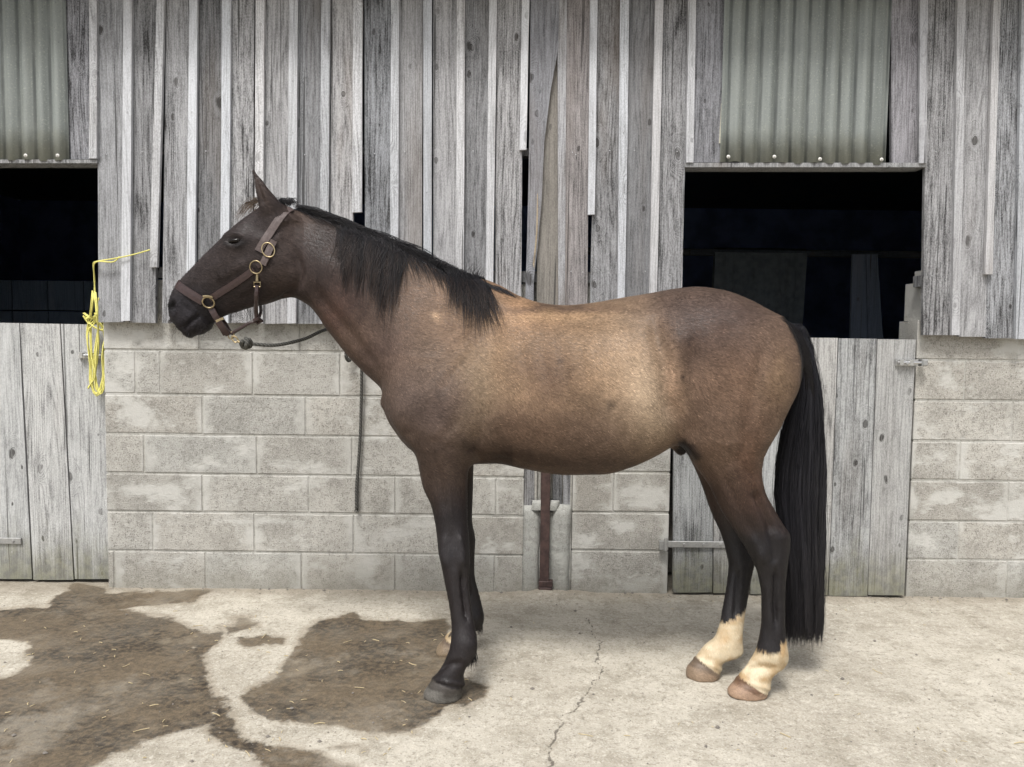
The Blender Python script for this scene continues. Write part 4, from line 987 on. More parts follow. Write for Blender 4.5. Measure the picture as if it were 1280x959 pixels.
# ear hollow, facing out and forward
groove([(331, 258), (326, 244), (322, 230), (319, 220)], 2.8, -0.012, 0.0)
groove([(318, 300), (338, 300), (356, 296)], 5, 0.004)                                   # bone behind the eye
groove([(262, 340), (246, 356), (236, 366)], 5, -0.003); groove([(236, 372), (244, 384), (256, 394)], 2.5, -0.003); groove([(230, 380), (238, 392)], 2.5, -0.0025)
groove([(612, 395), (590, 440), (566, 470), (548, 500)], 9, -0.007)                      # edge of the triceps
groove([(575, 520), (560, 540), (540, 556)], 6, -0.005)
groove([(870, 420), (862, 470), (858, 520), (868, 552)], 12, -0.008); groove([(905, 400), (925, 440), (930, 500)], 14, -0.006)
groove([(940, 545), (925, 570), (905, 585)], 6, -0.005); groove([(885, 575), (900, 600), (912, 625)], 5, 0.004)
groove([(700, 405), (760, 402), (810, 405)], 10, -0.004)
for _ in range(1): HV = smooth(HV, 0.2)
HNm = vnormals(HV)

# ---- coat colour and painted belly shade, measured in side view
U_, V_ = flank_uv(HV)
n_lo = fbm(U_ / 38, V_ / 38, 4, 61) - 0.5; n_hi = fbm(U_ / 7, V_ / 7, 3, 67) - 0.5
Uw, Vw = U_ + n_lo * 26 + n_hi * 4, V_ + n_lo * 22 + n_hi * 5
coat = np.tile(lin((116, 92, 74)), (len(HV), 1))
def tint(px, py, rx, ry, ang, col, w=1.0, p=1.0):
    global coat
    ca, sa = math.cos(math.radians(ang)), math.sin(math.radians(ang))
    dx, dy = Uw - px, Vw - py; a = (dx * ca + dy * sa) / rx; b = (-dx * sa + dy * ca) / ry
    k = np.clip(w * np.exp(-(a * a + b * b) ** p), 0, 1)[:, None]
    coat = coat * (1 - k) + lin(col) * k
TAN, GOLD, DK, VDK = (152, 122, 88), (160, 120, 78), (88, 70, 62), (58, 47, 44)
tint(700, 440, 150, 80, 0, (150, 118, 82), 0.95, 2)
tint(640, 390, 60, 36, 15, (164, 124, 84), 0.9); tint(600, 450, 22, 60, 5, (158, 130, 98), 0.6); tint(560, 400, 60, 60, 30, (138, 106, 78), 0.7)
tint(792, 470, 38, 80, -8, (172, 144, 112), 0.8); tint(815, 505, 22, 48, -6, (186, 160, 128), 0.75)
tint(690, 470, 46, 44, 0, (122, 94, 72), 0.9); tint(660, 540, 60, 26, 5, (112, 84, 62), 0.6); tint(740, 420, 40, 30, 0, (140, 110, 78), 0.5)
tint(690, 576, 110, 12, 2, (82, 62, 50), 0.7)  # shade under the belly, painted into the coat
tint(595, 500, 24, 55, 10, (150, 128, 98), 0.5); tint(700, 386, 80, 6, 0, (112, 86, 68), 0.8); tint(690, 397, 60, 5, -1, (170, 134, 92), 0.6)
tint(895, 410, 85, 55, 15, (98, 78, 70), 0.95, 1.5); tint(870, 440, 26, 44, 0, (86, 66, 56), 0.55)
tint(925, 480, 60, 60, 0, (128, 97, 73), 0.75); tint(975, 470, 22, 40, 0, (148, 118, 86), 0.7); tint(960, 420, 26, 22, 40, (122, 96, 76), 0.6)
tint(843, 480, 10, 44, -8, (176, 140, 108), 0.6); tint(895, 560, 44, 36, 20, (120, 92, 70), 0.7); tint(940, 590, 14, 60, 0, (118, 82, 58), 0.6)
tint(510, 500, 44, 66, 20, (104, 86, 76), 0.8); tint(550, 520, 44, 44, 0, (96, 78, 70), 0.8); tint(540, 450, 40, 40, 0, (122, 100, 82), 0.5)
tint(470, 440, 30, 50, 30, (106, 84, 74), 0.8); tint(430, 370, 46, 60, 30, (88, 66, 58), 0.95); tint(390, 325, 56, 62, 20, (66, 53, 49), 1.0, 1.6); tint(425, 320, 44, 44, 30, (68, 53, 48), 0.85); tint(405, 310, 30, 40, 10, (62, 50, 46), 0.8)
tint(410, 395, 20, 40, 30, (112, 80, 66), 0.5); tint(450, 330, 46, 26, 35, (92, 70, 60), 0.7)
# dark head, darker muzzle
hk = (np.clip((402 - U_ - (V_ - 300) * 0.18) / 60, 0, 1) ** 1.2)[:, None]
coat = coat * (1 - hk) + lin((64, 54, 52)) * hk
tint(355, 340, 26, 34, 0, (74, 60, 54), 0.7); tint(345, 372, 40, 10, -15, (58, 47, 45), 0.6); tint(236, 392, 42, 38, 0, (47, 43, 47), 0.97, 2); tint(297, 318, 22, 16, 0, (70, 59, 56), 0.5)
tint(294, 300.5, 15, 7.5, -6, (30, 26, 26), 0.95); tint(316, 335, 16, 10, 0, (80, 68, 64), 0.4); tint(330, 240, 12, 26, -25, (84, 68, 60), 0.8)
tint(322, 238, 3.5, 18, -15, (44, 36, 34), 0.8)
tint(217, 384, 5.0, 7.4, 22, (3, 3, 3), 1.0, 2); 
# legs fade to black
lk = np.clip((Vw - 548) / 100, 0, 1) ** 0.8 * (U_ < 640)
coat = coat * (1 - lk[:, None]) + lin((44, 35, 35)) * lk[:, None]
lk = np.clip((Vw - 590) / 85, 0, 1) * (U_ > 800)
coat = coat * (1 - lk[:, None]) + lin((37, 31, 33)) * lk[:, None]
lk = np.clip((Vw - 575) / 40, 0, 1) * np.clip(1 - (Vw - 640) / 40, 0, 1) * (U_ > 800) * 0.5
coat = coat * (1 - lk[:, None]) + lin((84, 58, 48)) * lk[:, None]
tint(562, 690, 20, 16, 0, (50, 47, 54), 0.3); tint(852, 560, 14, 12, 0, (44, 40, 42), 0.95, 2); tint(588, 560, 12, 9, 0, (66, 50, 44), 0.8)
tint(548, 398, 5, 5, 0, (196, 160, 118), 0.5); tint(702, 453, 4, 4, 0, (84, 64, 50), 0.7); tint(767, 511, 6, 7, 0, (110, 90, 70), 0.8); tint(856, 474, 3, 4, 0, (70, 54, 46), 0.7)
# white pasterns on both hind feet and the far fore foot, horn on the hooves
Xp, Yp, Zp = HV[:, 0], HV[:, 1], HV[:, 2]
UA = 640 + FPX * ((HV - CAM) @ _r) / ((HV - CAM) @ _f); VA = 479.5 - FPX * ((HV - CAM) @ _u) / ((HV - CAM) @ _f)
rag = (fbm(Xp * 70, Yp * 70, 2, 71) - 0.5) * 0.03 + (fbm(Xp * 300, Yp * 300, 2, 73) - 0.5) * 0.014
hind = Xp > 0.5; nearside = Yp < np.where(hind, (NH_Y + FH_Y) / 2, (NF_Y + FF_Y) / 2)
low = Zp < 0.6
def zone(m, zlo, zhi): return np.clip((zhi + rag - Zp) / 0.014 + 0.5, 0, 1) * np.clip((Zp - zlo) / 0.004, 0, 1) * (m & low)
zs1 = P(965, 811, NH_Y)[2] + np.where(UA > 976, 0.03, 0); zs2 = P(912, 780, FH_Y)[2] + np.clip((UA - 905) / 20, 0, 1.2) * 0.035
white = zone(hind & nearside, -1, zs1) + zone(hind & ~nearside, -1, zs2) + zone(~hind & ~nearside, -1, P(562, 790, FF_Y)[2])
wcol = lin((226, 206, 166)) * (1 - 0.0) + 0 * coat
yel = np.clip(fbm(Xp * 30, Zp * 40, 3, 81) * 2.2 - 0.8, 0, 1)[:, None]
wcol = wcol * (1 - yel) + lin((196, 160, 104)) * yel
coat = coat * (1 - white[:, None]) + wcol * white[:, None]
horn = np.zeros(len(HV))
def hoof(m, fx, fy, bx, by, Y, cols):
    """coronet from the front point to the heel point"""
    global coat, horn
    a, b = P(fx, fy, Y), P(bx, by, Y); zc = a[2] + (b[2] - a[2]) * np.clip((Xp - a[0]) / (b[0] - a[0]), -0.3, 1.3)
    k = np.clip((zc - Zp) / 0.004, 0, 1) * (m & low)
    t = np.clip((zc - Zp) / np.maximum(zc, 0.01), 0, 1) + (fbm(Xp * 20 + Yp * 14, Zp * 160, 3, 91) - 0.5) * 1.0
    c0, c1 = lin(cols[0]), lin(cols[1]); q = np.clip((t - 0.35) / 0.3, 0, 1)[:, None]
    coat = coat * (1 - k[:, None]) + (c0 * (1 - q) + c1 * q) * k[:, None]; horn = np.maximum(horn, k)
hoof(~hind & nearside, 540, 845, 581, 858, NF_Y, ((70, 64, 58), (104, 100, 92)))
hoof(hind & nearside, 924, 843, 960, 866, NH_Y, ((116, 84, 58), (172, 138, 108)))
hoof(hind & ~nearside, 871, 820, 902, 842, FH_Y, ((118, 98, 78), (150, 124, 96)))
hoof(~hind & ~nearside, 557, 796, 584, 810, FF_Y, ((100, 82, 64), (132, 112, 84)))
mm_ = (fbm(U_ / 15 + V_ / 40, V_ / 11, 4, 301) - 0.5) * 0.30 + (fbm(U_ / 46, V_ / 30, 3, 307) - 0.5) * 0.22
coat = coat * np.clip(1 + mm_ * (V_ < 640) * (1 - np.clip(white, 0, 1)), 0.55, 1.5)[:, None]
coat = coat * 0.84
lum_ = coat @ np.array([0.3, 0.59, 0.11]); _dk = np.clip((lum_ / 0.19) ** 0.30, np.where(U_ < 395, 0.82, 0.62), 1.30); _dk = np.where((white > 0.3) | (horn > 0.3), 1.0, _dk); coat = coat * _dk[:, None]
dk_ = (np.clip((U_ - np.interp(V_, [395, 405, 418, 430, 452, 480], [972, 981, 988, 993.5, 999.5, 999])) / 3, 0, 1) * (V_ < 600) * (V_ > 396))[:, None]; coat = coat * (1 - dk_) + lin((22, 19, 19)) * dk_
gy_ = coat @ np.array([0.3, 0.59, 0.11]); HCOAT = coat * 0.80 + gy_[:, None] * np.array([1.0, 0.985, 0.97]) * 0.20
hme = fast_mesh('horse', HV - np.array([0.0, YF, 0.0]), HF)
put_attr(hme, 'coat', HCOAT, 'FLOAT_COLOR'); put_attr(hme, 'horn', horn); put_attr(hme, 'white', np.clip(white - horn, 0, 1))
# combing direction for the short hair: down and back on the trunk, straight down on legs
def mat_coat():
    m = MT('horse_coat'); p = m.coord('Object')
    c = m.attr('coat', 'Color'); horn_ = m.attr('horn')
    rot = m.node('VectorRotate', {'Vector': p, 'Angle': math.radians(-28)}, rotation_type='Y_AXIS')
    hair = m.noise(m.vmath('MULTIPLY', rot, (40, 220, 260)), 1.0, 3, 0.6)
    hair2 = m.noise(m.vmath('MULTIPLY', rot, (110, 420, 520)), 1.0, 2, 0.6)
    mott = m.noise(p, 26.0, 5, 0.7); big = m.noise(p, 7.0, 4, 0.6)
    k = m.math('MULTIPLY_ADD', m.math('SUBTRACT', hair, 0.5), 1.0, 1.0)
    k = m.math('MULTIPLY', k, m.math('MULTIPLY_ADD', m.math('SUBTRACT', hair2, 0.5), 1.0, 1.0))
    k = m.math('MULTIPLY', k, m.math('MULTIPLY_ADD', m.math('SUBTRACT', mott, 0.5), 0.95, 1.0))
    k = m.math('MULTIPLY', k, m.math('MULTIPLY_ADD', m.math('SUBTRACT', big, 0.5), 0.8, 1.0))
    k = m.math('ADD', 1.0, m.math('MULTIPLY', m.math('SUBTRACT', k, 1.0), m.math('MULTIPLY_ADD', m.attr('white'), -0.72, 1.0)))
    v = m.node('CombineColor', {0: k, 1: k, 2: k})
    c = m.mix(1.0, c, v, 'MULTIPLY')
    hgt = m.math('ADD', hair, m.math('MULTIPLY', hair2, 0.6))
    nrm = m.bump(hgt, 0.32, 0.003)
    r = m.math('MULTIPLY_ADD', horn_, -0.12, 0.62)
    return m.done(c, r, nrm, Specular_IOR_Level=m.ramp(m.node('SeparateXYZ', {0: m.coord('Position')}, out=2), 0.5, 0.85, 0.42, 0.17))
M['coat'] = mat_coat()
hme.materials.append(M['coat'])
horse = bpy.data.objects.new('horse', hme); horse.location = (0, YF, 0); link(horse)
tag(horse, 'brown horse with black mane and tail standing side-on in a halter', 'horse')
HB = BVHTree.FromPolygons([tuple(v) for v in HV], [tuple(f) for f in HF.tolist()])

# short coat hair: flat tapering hairs lying along the skin
NHAIR = 300000
ch_fi = RNG.randint(0, len(HF), NHAIR); ch_q = HF[ch_fi]
ch_fi = ch_fi[(horn[ch_q[:, 0]] < 0.2)]; ch_q = HF[ch_fi]; ch_n = len(ch_fi)
ch_a, ch_b = RNG.rand(ch_n, 1), RNG.rand(ch_n, 1)
ch_base = (HV[ch_q[:, 0]] * (1 - ch_a) + HV[ch_q[:, 1]] * ch_a) * (1 - ch_b) + (HV[ch_q[:, 3]] * (1 - ch_a) + HV[ch_q[:, 2]] * ch_a) * ch_b
ch_nn = HNm[ch_q[:, 0]]
ch_u, ch_v = U_[ch_q[:, 0]], V_[ch_q[:, 0]]
ch_sw = fbm(ch_u / 30, ch_v / 30, 2, 201) - 0.5
ch_ang = np.where(ch_u < 380, math.radians(165), np.where(ch_v > 600, math.radians(-86), math.radians(-32))) + ch_sw * 0.9 + RNG.normal(0, 0.16, ch_n)
ch_ang = np.where((ch_u >= 380) & (ch_u < 500), math.radians(-50) + ch_sw * 0.9 + RNG.normal(0, .16, ch_n), ch_ang)
ch_d = np.stack([np.cos(ch_ang), np.zeros(ch_n), np.sin(ch_ang)], 1)
ch_t = ch_d - ch_nn * np.sum(ch_d * ch_nn, 1, keepdims=True); ch_t /= np.linalg.norm(ch_t, axis=1, keepdims=True) + 1e-6
ch_s = np.cross(ch_nn, ch_t); ch_L = RNG.uniform(0.007, 0.014, (ch_n, 1)); ch_w = RNG.uniform(0.0007, 0.0013, (ch_n, 1))
ch_tip = ch_base + ch_t * ch_L + ch_nn * (ch_L * RNG.uniform(0.08, 0.20, (ch_n, 1)))
ch_hv = np.stack([ch_base - ch_s * ch_w + ch_nn * .0004, ch_base + ch_s * ch_w + ch_nn * .0004, ch_tip], 1).reshape(-1, 3) - np.array([0.0, YF, 0.0])
ch_hf = np.arange(ch_n * 3).reshape(-1, 3)
chm = fast_mesh('coat_hair', ch_hv, ch_hf)
ch_jit = np.exp(RNG.normal(0, 1, (ch_n, 1)) * (0.28 - 0.2 * np.clip(white, 0, 1)[ch_q[:, 0]])[:, None])
put_attr(chm, 'coat', np.repeat(np.clip(HCOAT[ch_q[:, 0]] * ch_jit, 0, 0.8), 3, axis=0), 'FLOAT_COLOR')
def mat_hairs():
    m = MT('coat_hair'); return m.done(m.attr('coat', 'Color'), 0.45, Specular_IOR_Level=m.ramp(m.node('SeparateXYZ', {0: m.coord('Position')}, out=2), 0.5, 0.85, 0.42, 0.2))
chm.materials.append(mat_hairs())
ch = bpy.data.objects.new('coat_hair', chm); link(ch, horse); ch['kind'] = 'stuff'
# ------------------------------------------------------------------ hair
def ray_y(x, z, side=-1):
    """where the horse's near (side -1) or far flank is at x, z"""
    o = Vector((x, 2.0 if side < 0 else 3.9, z)); hit = HB.ray_cast(o, Vector((0, -side, 0)))
    return hit[0]
def strands_obj(name, paths, r0, parent, mat, tones, tip=0.25):
    S = np.asarray(paths, float); n, m, _ = S.shape
    T = np.gradient(S, axis=1); T /= np.linalg.norm(T, axis=2, keepdims=True) + 1e-9
    ref = np.broadcast_to(np.array([0.3, 1.0, 0.1]), T.shape); A = np.cross(T, ref); A /= np.linalg.norm(A, axis=2, keepdims=True) + 1e-9
    B = np.cross(T, A); t = np.linspace(0, 1, m)
    rr = (np.minimum(1.0, 0.6 + 2 * t) * (1 - (1 - tip) * t ** 2))[None, :, None] * (r0 * RNG.uniform(0.7, 1.35, (n, 1, 1)))
    ring = np.stack([S + rr * (A * math.cos(q) + B * math.sin(q)) for q in (0, 2.094, 4.189)], 2)       # n, m, 3, 3
    V = ring.reshape(-1, 3); base = (np.arange(n)[:, None] * m + np.arange(m - 1)[None, :]) * 3
    F = np.concatenate([np.stack([base + k, base + (k + 1) % 3, base + 3 + (k + 1) % 3, base + 3 + k], -1).reshape(-1, 4) for k in range(3)])
    me = fast_mesh(name, V - np.array([0.0, YF, 0.0]), F)
    put_attr(me, 'tone', np.repeat(np.asarray(tones), m * 3)); put_attr(me, 'along', np.tile(np.repeat(t, 3), n))
    me.materials.append(mat)
    o = bpy.data.objects.new(name, me); return link(o, parent)
def mat_hair(name, dark, light, tipc, rough=0.42):
    m = MT(name); t = m.attr('tone'); a = m.attr('along')
    c = m.mix(t, dark, light); c = m.mix(m.math('MULTIPLY', m.ramp(a, 0.55, 1.0), m.math('MULTIPLY', t, 0.8)), c, tipc)
    return m.done(c, rough, Specular_IOR_Level=0.28)
M['mane'] = mat_hair('black_mane_hair', (0.004, 0.004, 0.005), (0.018, 0.016, 0.018), (0.060, 0.040, 0.030), 0.42)
M['wisp'] = mat_hair('brown_forelock_hair', (0.05, 0.035, 0.026), (0.16, 0.115, 0.08), (0.2, 0.14, 0.10))
M['tailhair'] = mat_hair('black_tail_hair', (0.005, 0.005, 0.007), (0.028, 0.027, 0.032), (0.034, 0.030, 0.030), 0.36)
crest_x = [346, 362, 388, 430, 470, 493, 519, 545, 580, 612, 640]; crest_y = [256, 258, 265, 281, 294, 305, 319, 333, 347, 357, 368]
def crest(x): return float(np.interp(x, crest_x, crest_y))
def drape(pts2, n, lift0, lift1, seed_side):
    """lay a strand over the near side of the neck along measured points"""
    q = spline(pts2, n); out = []
    for i, (a, b) in enumerate(q):
        t = i / (n - 1); w = P(a, b, 2.86); h = ray_y(w[0], w[2])
        y = (h.y if h is not None else YF - 0.01)
        # re-measure at the hit distance so that the strand stays on its outline
        w = P(a, b, y); h = ray_y(w[0], w[2])
        y = (h.y if h is not None else YF - 0.005) - (lift0 + (lift1 - lift0) * t)
        if h is None: w = P(a, b, YF - 0.01); y = YF + seed_side
        out.append((w[0], y, w[2]))
    out = np.array(out)
    for _ in range(2): out[1:-1] = 0.25 * out[:-2] + 0.5 * out[1:-1] + 0.25 * out[2:]
    return out
mane, tone = [], []
u = random.uniform
def clump(n, c=9):
    return [u(-c, c) for _ in range(n)]
lock = clump(60, 4)
locks = []
for k in range(34):                                      # the long fall at mid neck: ragged locks
    xr = 425 + 78 * (k + u(-.3, .3)) / 34
    ln = u(52, 86) + 24 * math.exp(-((xr - 482) / 10) ** 2) - (14 if xr < 429 else 0) - max(0, xr - 492) * 2.6
    locks.append((xr, max(ln, 20), u(-7, 8)))
for i in range(2000):
    xl_, ln, ex = locks[i % 34]; xr = xl_ + RNG.normal(0, 3.2); yr = crest(xr) + u(-4, 2); stray = i % 9 == 0
    l_ = ln * (u(0.3, 1.0) if not stray else u(0.7, 1.3)); e_ = xl_ + ex + RNG.normal(0, 2.2 if not stray else 9) + (2 if xr < 440 else -2)
    p = [(xr, yr), (xr + 4 + u(-2, 3), yr + 8), (xr * .5 + e_ * .5 + 4 + u(-3, 3), yr + l_ * 0.5), (e_, yr + l_)]
    mane.append(drape(p, 11, 0.003, 0.004 + 0.02 * ((i % 34) * 7 % 10) / 10 + u(0, .006), u(-0.02, 0.01))); tone.append(min(1, u(0, 1) ** 1.5 + 0.35 * ((i % 34) * 5 % 7 == 0)))
for i in range(900):                                    # hair lying back and down along the crest
    xr = u(430, 585); yr = crest(xr) + u(-5, 1.5); ln = u(22, 70); an = u(0.42, 1.15); dx = ln * math.cos(an); dy = ln * math.sin(an) * u(0.8, 1.0)
    p = [(xr, yr), (xr + dx * .45, yr + dy * .25 - 2), (xr + dx * .8, yr + dy * .62), (xr + dx, yr + dy)]
    if xr + dx > 614: continue
    mane.append(drape(p, 9, 0.003, u(0.003, 0.018), u(-0.02, 0.015))); tone.append(u(0, 1) ** 1.3)
for i in range(700):                                     # the tuft before the withers
    xr = u(556, 602); yr = crest(xr) + u(-5, 2); a = u(-0.05, 0.75); ln = u(26, 66) * (1.25 if 575 < xr < 590 else 0.9)
    ex, ey = xr + ln * math.sin(a) * 0.9, yr + ln * math.cos(a * 0.8)
    p = [(xr - 2, yr), (xr + 3 + u(-2, 2), yr - u(0, 5)), (xr * .45 + ex * .55 + 3, yr * .5 + ey * .5 - 4), (ex, ey)]
    mane.append(drape(p, 9, 0.004, u(0.006, 0.028), u(-0.025, 0.015))); tone.append(u(0, 1) ** 1.4)
for i in range(110):                                     # a few hairs standing up above it
    xr = u(545, 602); yr = crest(xr); k_ = u(4, 17) * (1.2 if 578 < xr < 600 else 0.7); l_ = u(-3, 12); p = [(xr, yr), (xr + l_ * .3, yr - k_ * .55), (xr + l_, yr - k_)]
    yy_ = YF - 0.01 + u(-.02, .02); mane.append(spline([P(a, b, yy_) for a, b in spline(p, 7)], 9)); tone.append(u(0, 1))
for i in range(680):                                     # short mane from the poll down the crest
    xr = u(366, 432); yr = crest(xr) + u(-4.5, 3); ln = u(18, 44); dy = ln * 0.34 + u(-4, 9)
    p = [(xr, yr), (xr + ln * .35, yr + dy * .2 - u(0, 4)), (xr + ln * .7, yr + dy * .6), (xr + ln, yr + dy)]
    mane.append(drape(p, 9, 0.004, u(0.003, 0.014), u(-0.02, 0.02))); tone.append(u(0, 1) ** 1.8)
for i in range(90):                                      # thin line of hair over the withers
    xr = u(596, 628); yr = crest(xr) + u(-2, 1); ln = u(12, 26)
    p = [(xr, yr), (xr + ln * .4, yr + ln * .16 - 1.5), (xr + ln * .7, yr + ln * .34), (xr + ln, yr + ln * .5)]
    mane.append(drape(p, 9, 0.002, 0.004, u(-0.01, 0.01))); tone.append(u(0, 1) ** 2)
for i in range(130):                                     # behind the ears
    xr = u(343, 364); yr = 257 + u(-3, 2); p = [(xr, yr), (xr + u(-2, 4), yr - u(3, 7)), (xr + u(2, 9), yr - u(2, 8)), (xr + u(6, 16), yr + u(-4, 3))]
    yy_ = YF + u(-.03, .03); mane.append(spline([P(a, b, yy_) for a, b in spline(p, 7)], 9)); tone.append(u(0, 1) ** 2)
MN = []
for s_ in mane:
    MN.append(s_ if len(s_) == 11 else spline(s_, 11))
strands_obj('mane', MN, 0.00095, horse, M['mane'], tone)
fl, ft = [], []
for i in range(90):
    xr = u(327, 346); yr = u(251, 257); ex = u(292, 318); up = u(-2, 6)
    p = [(xr, yr), (xr * .7 + ex * .3, yr - 3 - up * .6), (xr * .35 + ex * .65, yr + 1 - up * .5), (ex, yr + (xr - ex) * .42 + u(-3, 3))]
    yy = YF + u(-.035, .035); fl.append(spline([P(a, b, yy) for a, b in p], 9)); ft.append(u(0, 1))
strands_obj('forelock', fl, 0.0008, horse, M['wisp'], ft)
ty = [402, 410, 430, 450, 475, 500, 540, 580, 620, 660, 700, 740, 798]
tl = [979, 982, 990, 996, 996, 990, 978, 970, 968, 972, 977, 980, 982]
tr = [1001, 1006, 1013, 1018, 1023, 1027, 1030, 1031, 1031, 1031, 1030, 1029, 1028]
tail, tt_ = [], []
for i in range(3900):
    lk = i % 71; q = float(np.clip((lk + 0.5) / 71 + RNG.normal(0, .014), 0.005, .995)); y0 = u(404, 440) if i % 3 else u(440, 560); y1 = 794 + RNG.normal(0, 5.0) + 5 * math.sin(lk * 2.3) if i % 7 else u(640, 790)
    dl_ = np.clip(math.sin(lk * 4.1) + u(-.5, .5), -1, 1); wob = lk * 1.9 + u(-.4, .4); amp = u(0.8, 2.0) if i % 17 else u(2.5, 6.0); pts = []
    qe = np.clip(q + 0.05 * math.sin(lk * 1.3) + (RNG.normal(0, .018) if i % 5 else RNG.normal(0, .10)), 0.0, 1.0); lump = 0.0
    for t in np.linspace(0, 1, 18):
        y = y0 + (y1 - y0) * t; a, b = np.interp(y, ty, tl), np.interp(y, ty, tr)
        qq = np.clip((q if y0 < 440 else 0.5 + (q - 0.5) * min(1, 0.4 + t * 2)) * (1 - t) + (qe + lump * t * .3) * t, 0, 1)
        x = a + (b - a) * qq + amp * math.sin(wob + y / 46.0) + 0.4 * math.sin(wob * 3 + y / 14.0)
        dep = 0.052 * math.sqrt(max(0, 1 - (2 * qq - 1) ** 2)) * min(1, 0.45 + t * 1.2)
        pts.append(P(x, y, YR + dep * dl_))
    tail.append(pts); tt_.append(min(1, u(0, 1) ** 1.7 + 0.3 * (lk % 5 == 0)))
for i in range(70):                                      # fringe of short hair at the root
    x = u(977, 1002); y = 405 + (x - 977) * 0.35 + u(-2, 4); p = [(x, y), (x + 3, y - 1 - u(0, 2)), (x + 6, y - u(-2, 2)), (x + 9 + u(0, 4), y + u(3, 9))]
    yy = YR + u(-.035, .035); tail.append(spline([P(a, b, yy) for a, b in p], 18)); tt_.append(0.5 + u(0, .5))
strands_obj('tail', tail, 0.00092, horse, M['tailhair'], tt_)
for (x0, x1, yr, yl, yy, n_) in ((586, 597, 816, 22, NF_Y, 60), (596, 604, 779, 16, FF_Y, 40)):
    fh, fht = [], []
    for i in range(n_):
        x = u(x0, x1); y = yr + u(-4, 4); L = yl * u(0.5, 1.0)
        e_ = u(-6, 1); p = [(x - 2, y), (x + e_ * .3, y + L * .5), (x + e_, y + L)]
        yv = yy + u(-.012, .012); fh.append(spline([P(a, b, yv) for a, b in p], 8)); fht.append(u(0, 1))
    strands_obj('fetlock_hair', fh, 0.0011, horse, M['mane'], fht)
wk = []
for i in range(46):                                      # whiskers round the muzzle
    a0, b0 = (u(214, 238), u(398, 419)) if i % 2 else (u(238, 258), u(404, 416)); dx, dy = u(-7, 1), u(3, 11)
    w0 = P(a0, b0, YF - 0.02); h0 = ray_y(w0[0], w0[2]); y0_ = h0.y if h0 is not None else YF
    wk.append(spline([P(a0, b0, y0_), P(a0 + dx * .4, b0 + dy * .6, y0_ - .006), P(a0 + dx, b0 + dy, y0_ - .008)], 6))
strands_obj('whiskers', wk, 0.0004, horse, M['mane'], [u(0, 1) for _ in wk])['kind'] = 'stuff'
# eyes
def mat_eye():
    m = MT('horse_eye'); return m.done((0.008, 0.006, 0.005), 0.12, Specular_IOR_Level=0.22)
M['eye'] = mat_eye()
w = P(293.5, 300.8, 2.85); h = ray_y(w[0], w[2]); w = P(293.5, 300.8, h.y)
for sg in (-1, 1):
    yy = h.y + 0.0062 if sg < 0 else 2 * YF - h.y - 0.0062
    V, F = [], []
    for i in range(9):
        th = math.pi * i / 8
        for k in range(14):
            ph = 2 * math.pi * k / 14
            V.append((w[0] + 0.027 * math.sin(th) * math.cos(ph), yy + 0.0145 * math.cos(th), w[2] + 0.0105 * math.sin(th) * math.sin(ph) + 0.12 * 0.021 * math.sin(th) * math.cos(ph)))
    F = [(i * 14 + k, i * 14 + (k + 1) % 14, i * 14 + 14 + (k + 1) % 14, i * 14 + 14 + k) for i in range(8) for k in range(14)]
    fix_normals(mesh_obj('eye', V, F, M['eye'], horse, smooth=True))

# ------------------------------------------------------------------ the halter
halter = empty('halter', P(300, 350, YF)); tag(halter, 'brown leather halter with brass rings on the head of the horse', 'halter')
def ribbon(name, C, Sd, Nn, wid, th, mat, parent=None, pad=0.0):
    """C centres, Sd unit side vectors, Nn outward normals"""
    V, F = [], []; n = len(C)
    for c, s, q in zip(C, Sd, Nn):
        c, s, q = np.array(c), np.array(s), np.array(q)
        V += [c - s * wid / 2, c - s * wid / 2 * 0.96 + q * th, c + q * (th + pad), c + s * wid / 2 * 0.96 + q * th, c + s * wid / 2]
    for i in range(n - 1):
        for k in range(5):
            l = (k + 1) % 5; F.append((i * 5 + k, i * 5 + l, i * 5 + 5 + l, i * 5 + 5 + k))
    F += [(0, 1, 2, 3, 4), tuple((n - 1) * 5 + k for k in (4, 3, 2, 1, 0))]
    return fix_normals(mesh_obj(name, V, F, mat, parent or halter, smooth=False))
def unit(v): v = np.asarray(v, float); return v / (np.linalg.norm(v) + 1e-12)
def near_strap(name, pts, wid, th, mat, n=14, lift=0.001, pad=0.001, mirror=False):
    q = spline(pts, n); C, Nn = [], []
    for a, b in q:
        w = P(a, b, 2.86)
        for _ in range(2):
            h = HB.ray_cast(Vector(w) - Vector((0, 0.6, 0)), Vector((0, 1, 0)))
            if h[0] is None: h = (Vector((w[0], C[-1][1] if C else YF - .05, w[2])), Vector((0, -1, 0)))
            w = P(a, b, h[0].y)
        nn = unit(np.array(h[1]) * (1 if h[1].y < 0 else -1)); C.append(np.array(h[0]) + nn * lift); Nn.append(nn)
    C = np.array(C)
    for _ in range(2): C[1:-1] = 0.25 * C[:-2] + 0.5 * C[1:-1] + 0.25 * C[2:]; 
    Nn = np.array(Nn)
    for _ in range(3): Nn[1:-1] = 0.25 * Nn[:-2] + 0.5 * Nn[1:-1] + 0.25 * Nn[2:]
    C = C + Nn * 0.0015
    if mirror:
        C[:, 1] = 2 * YF - C[:, 1]; Nn[:, 1] *= -1
    T = np.gradient(C, axis=0); S = [unit(np.cross(t, q_)) for t, q_ in zip(T, Nn)]
    return ribbon(name, C, S, Nn, wid, th, mat, None, pad), C
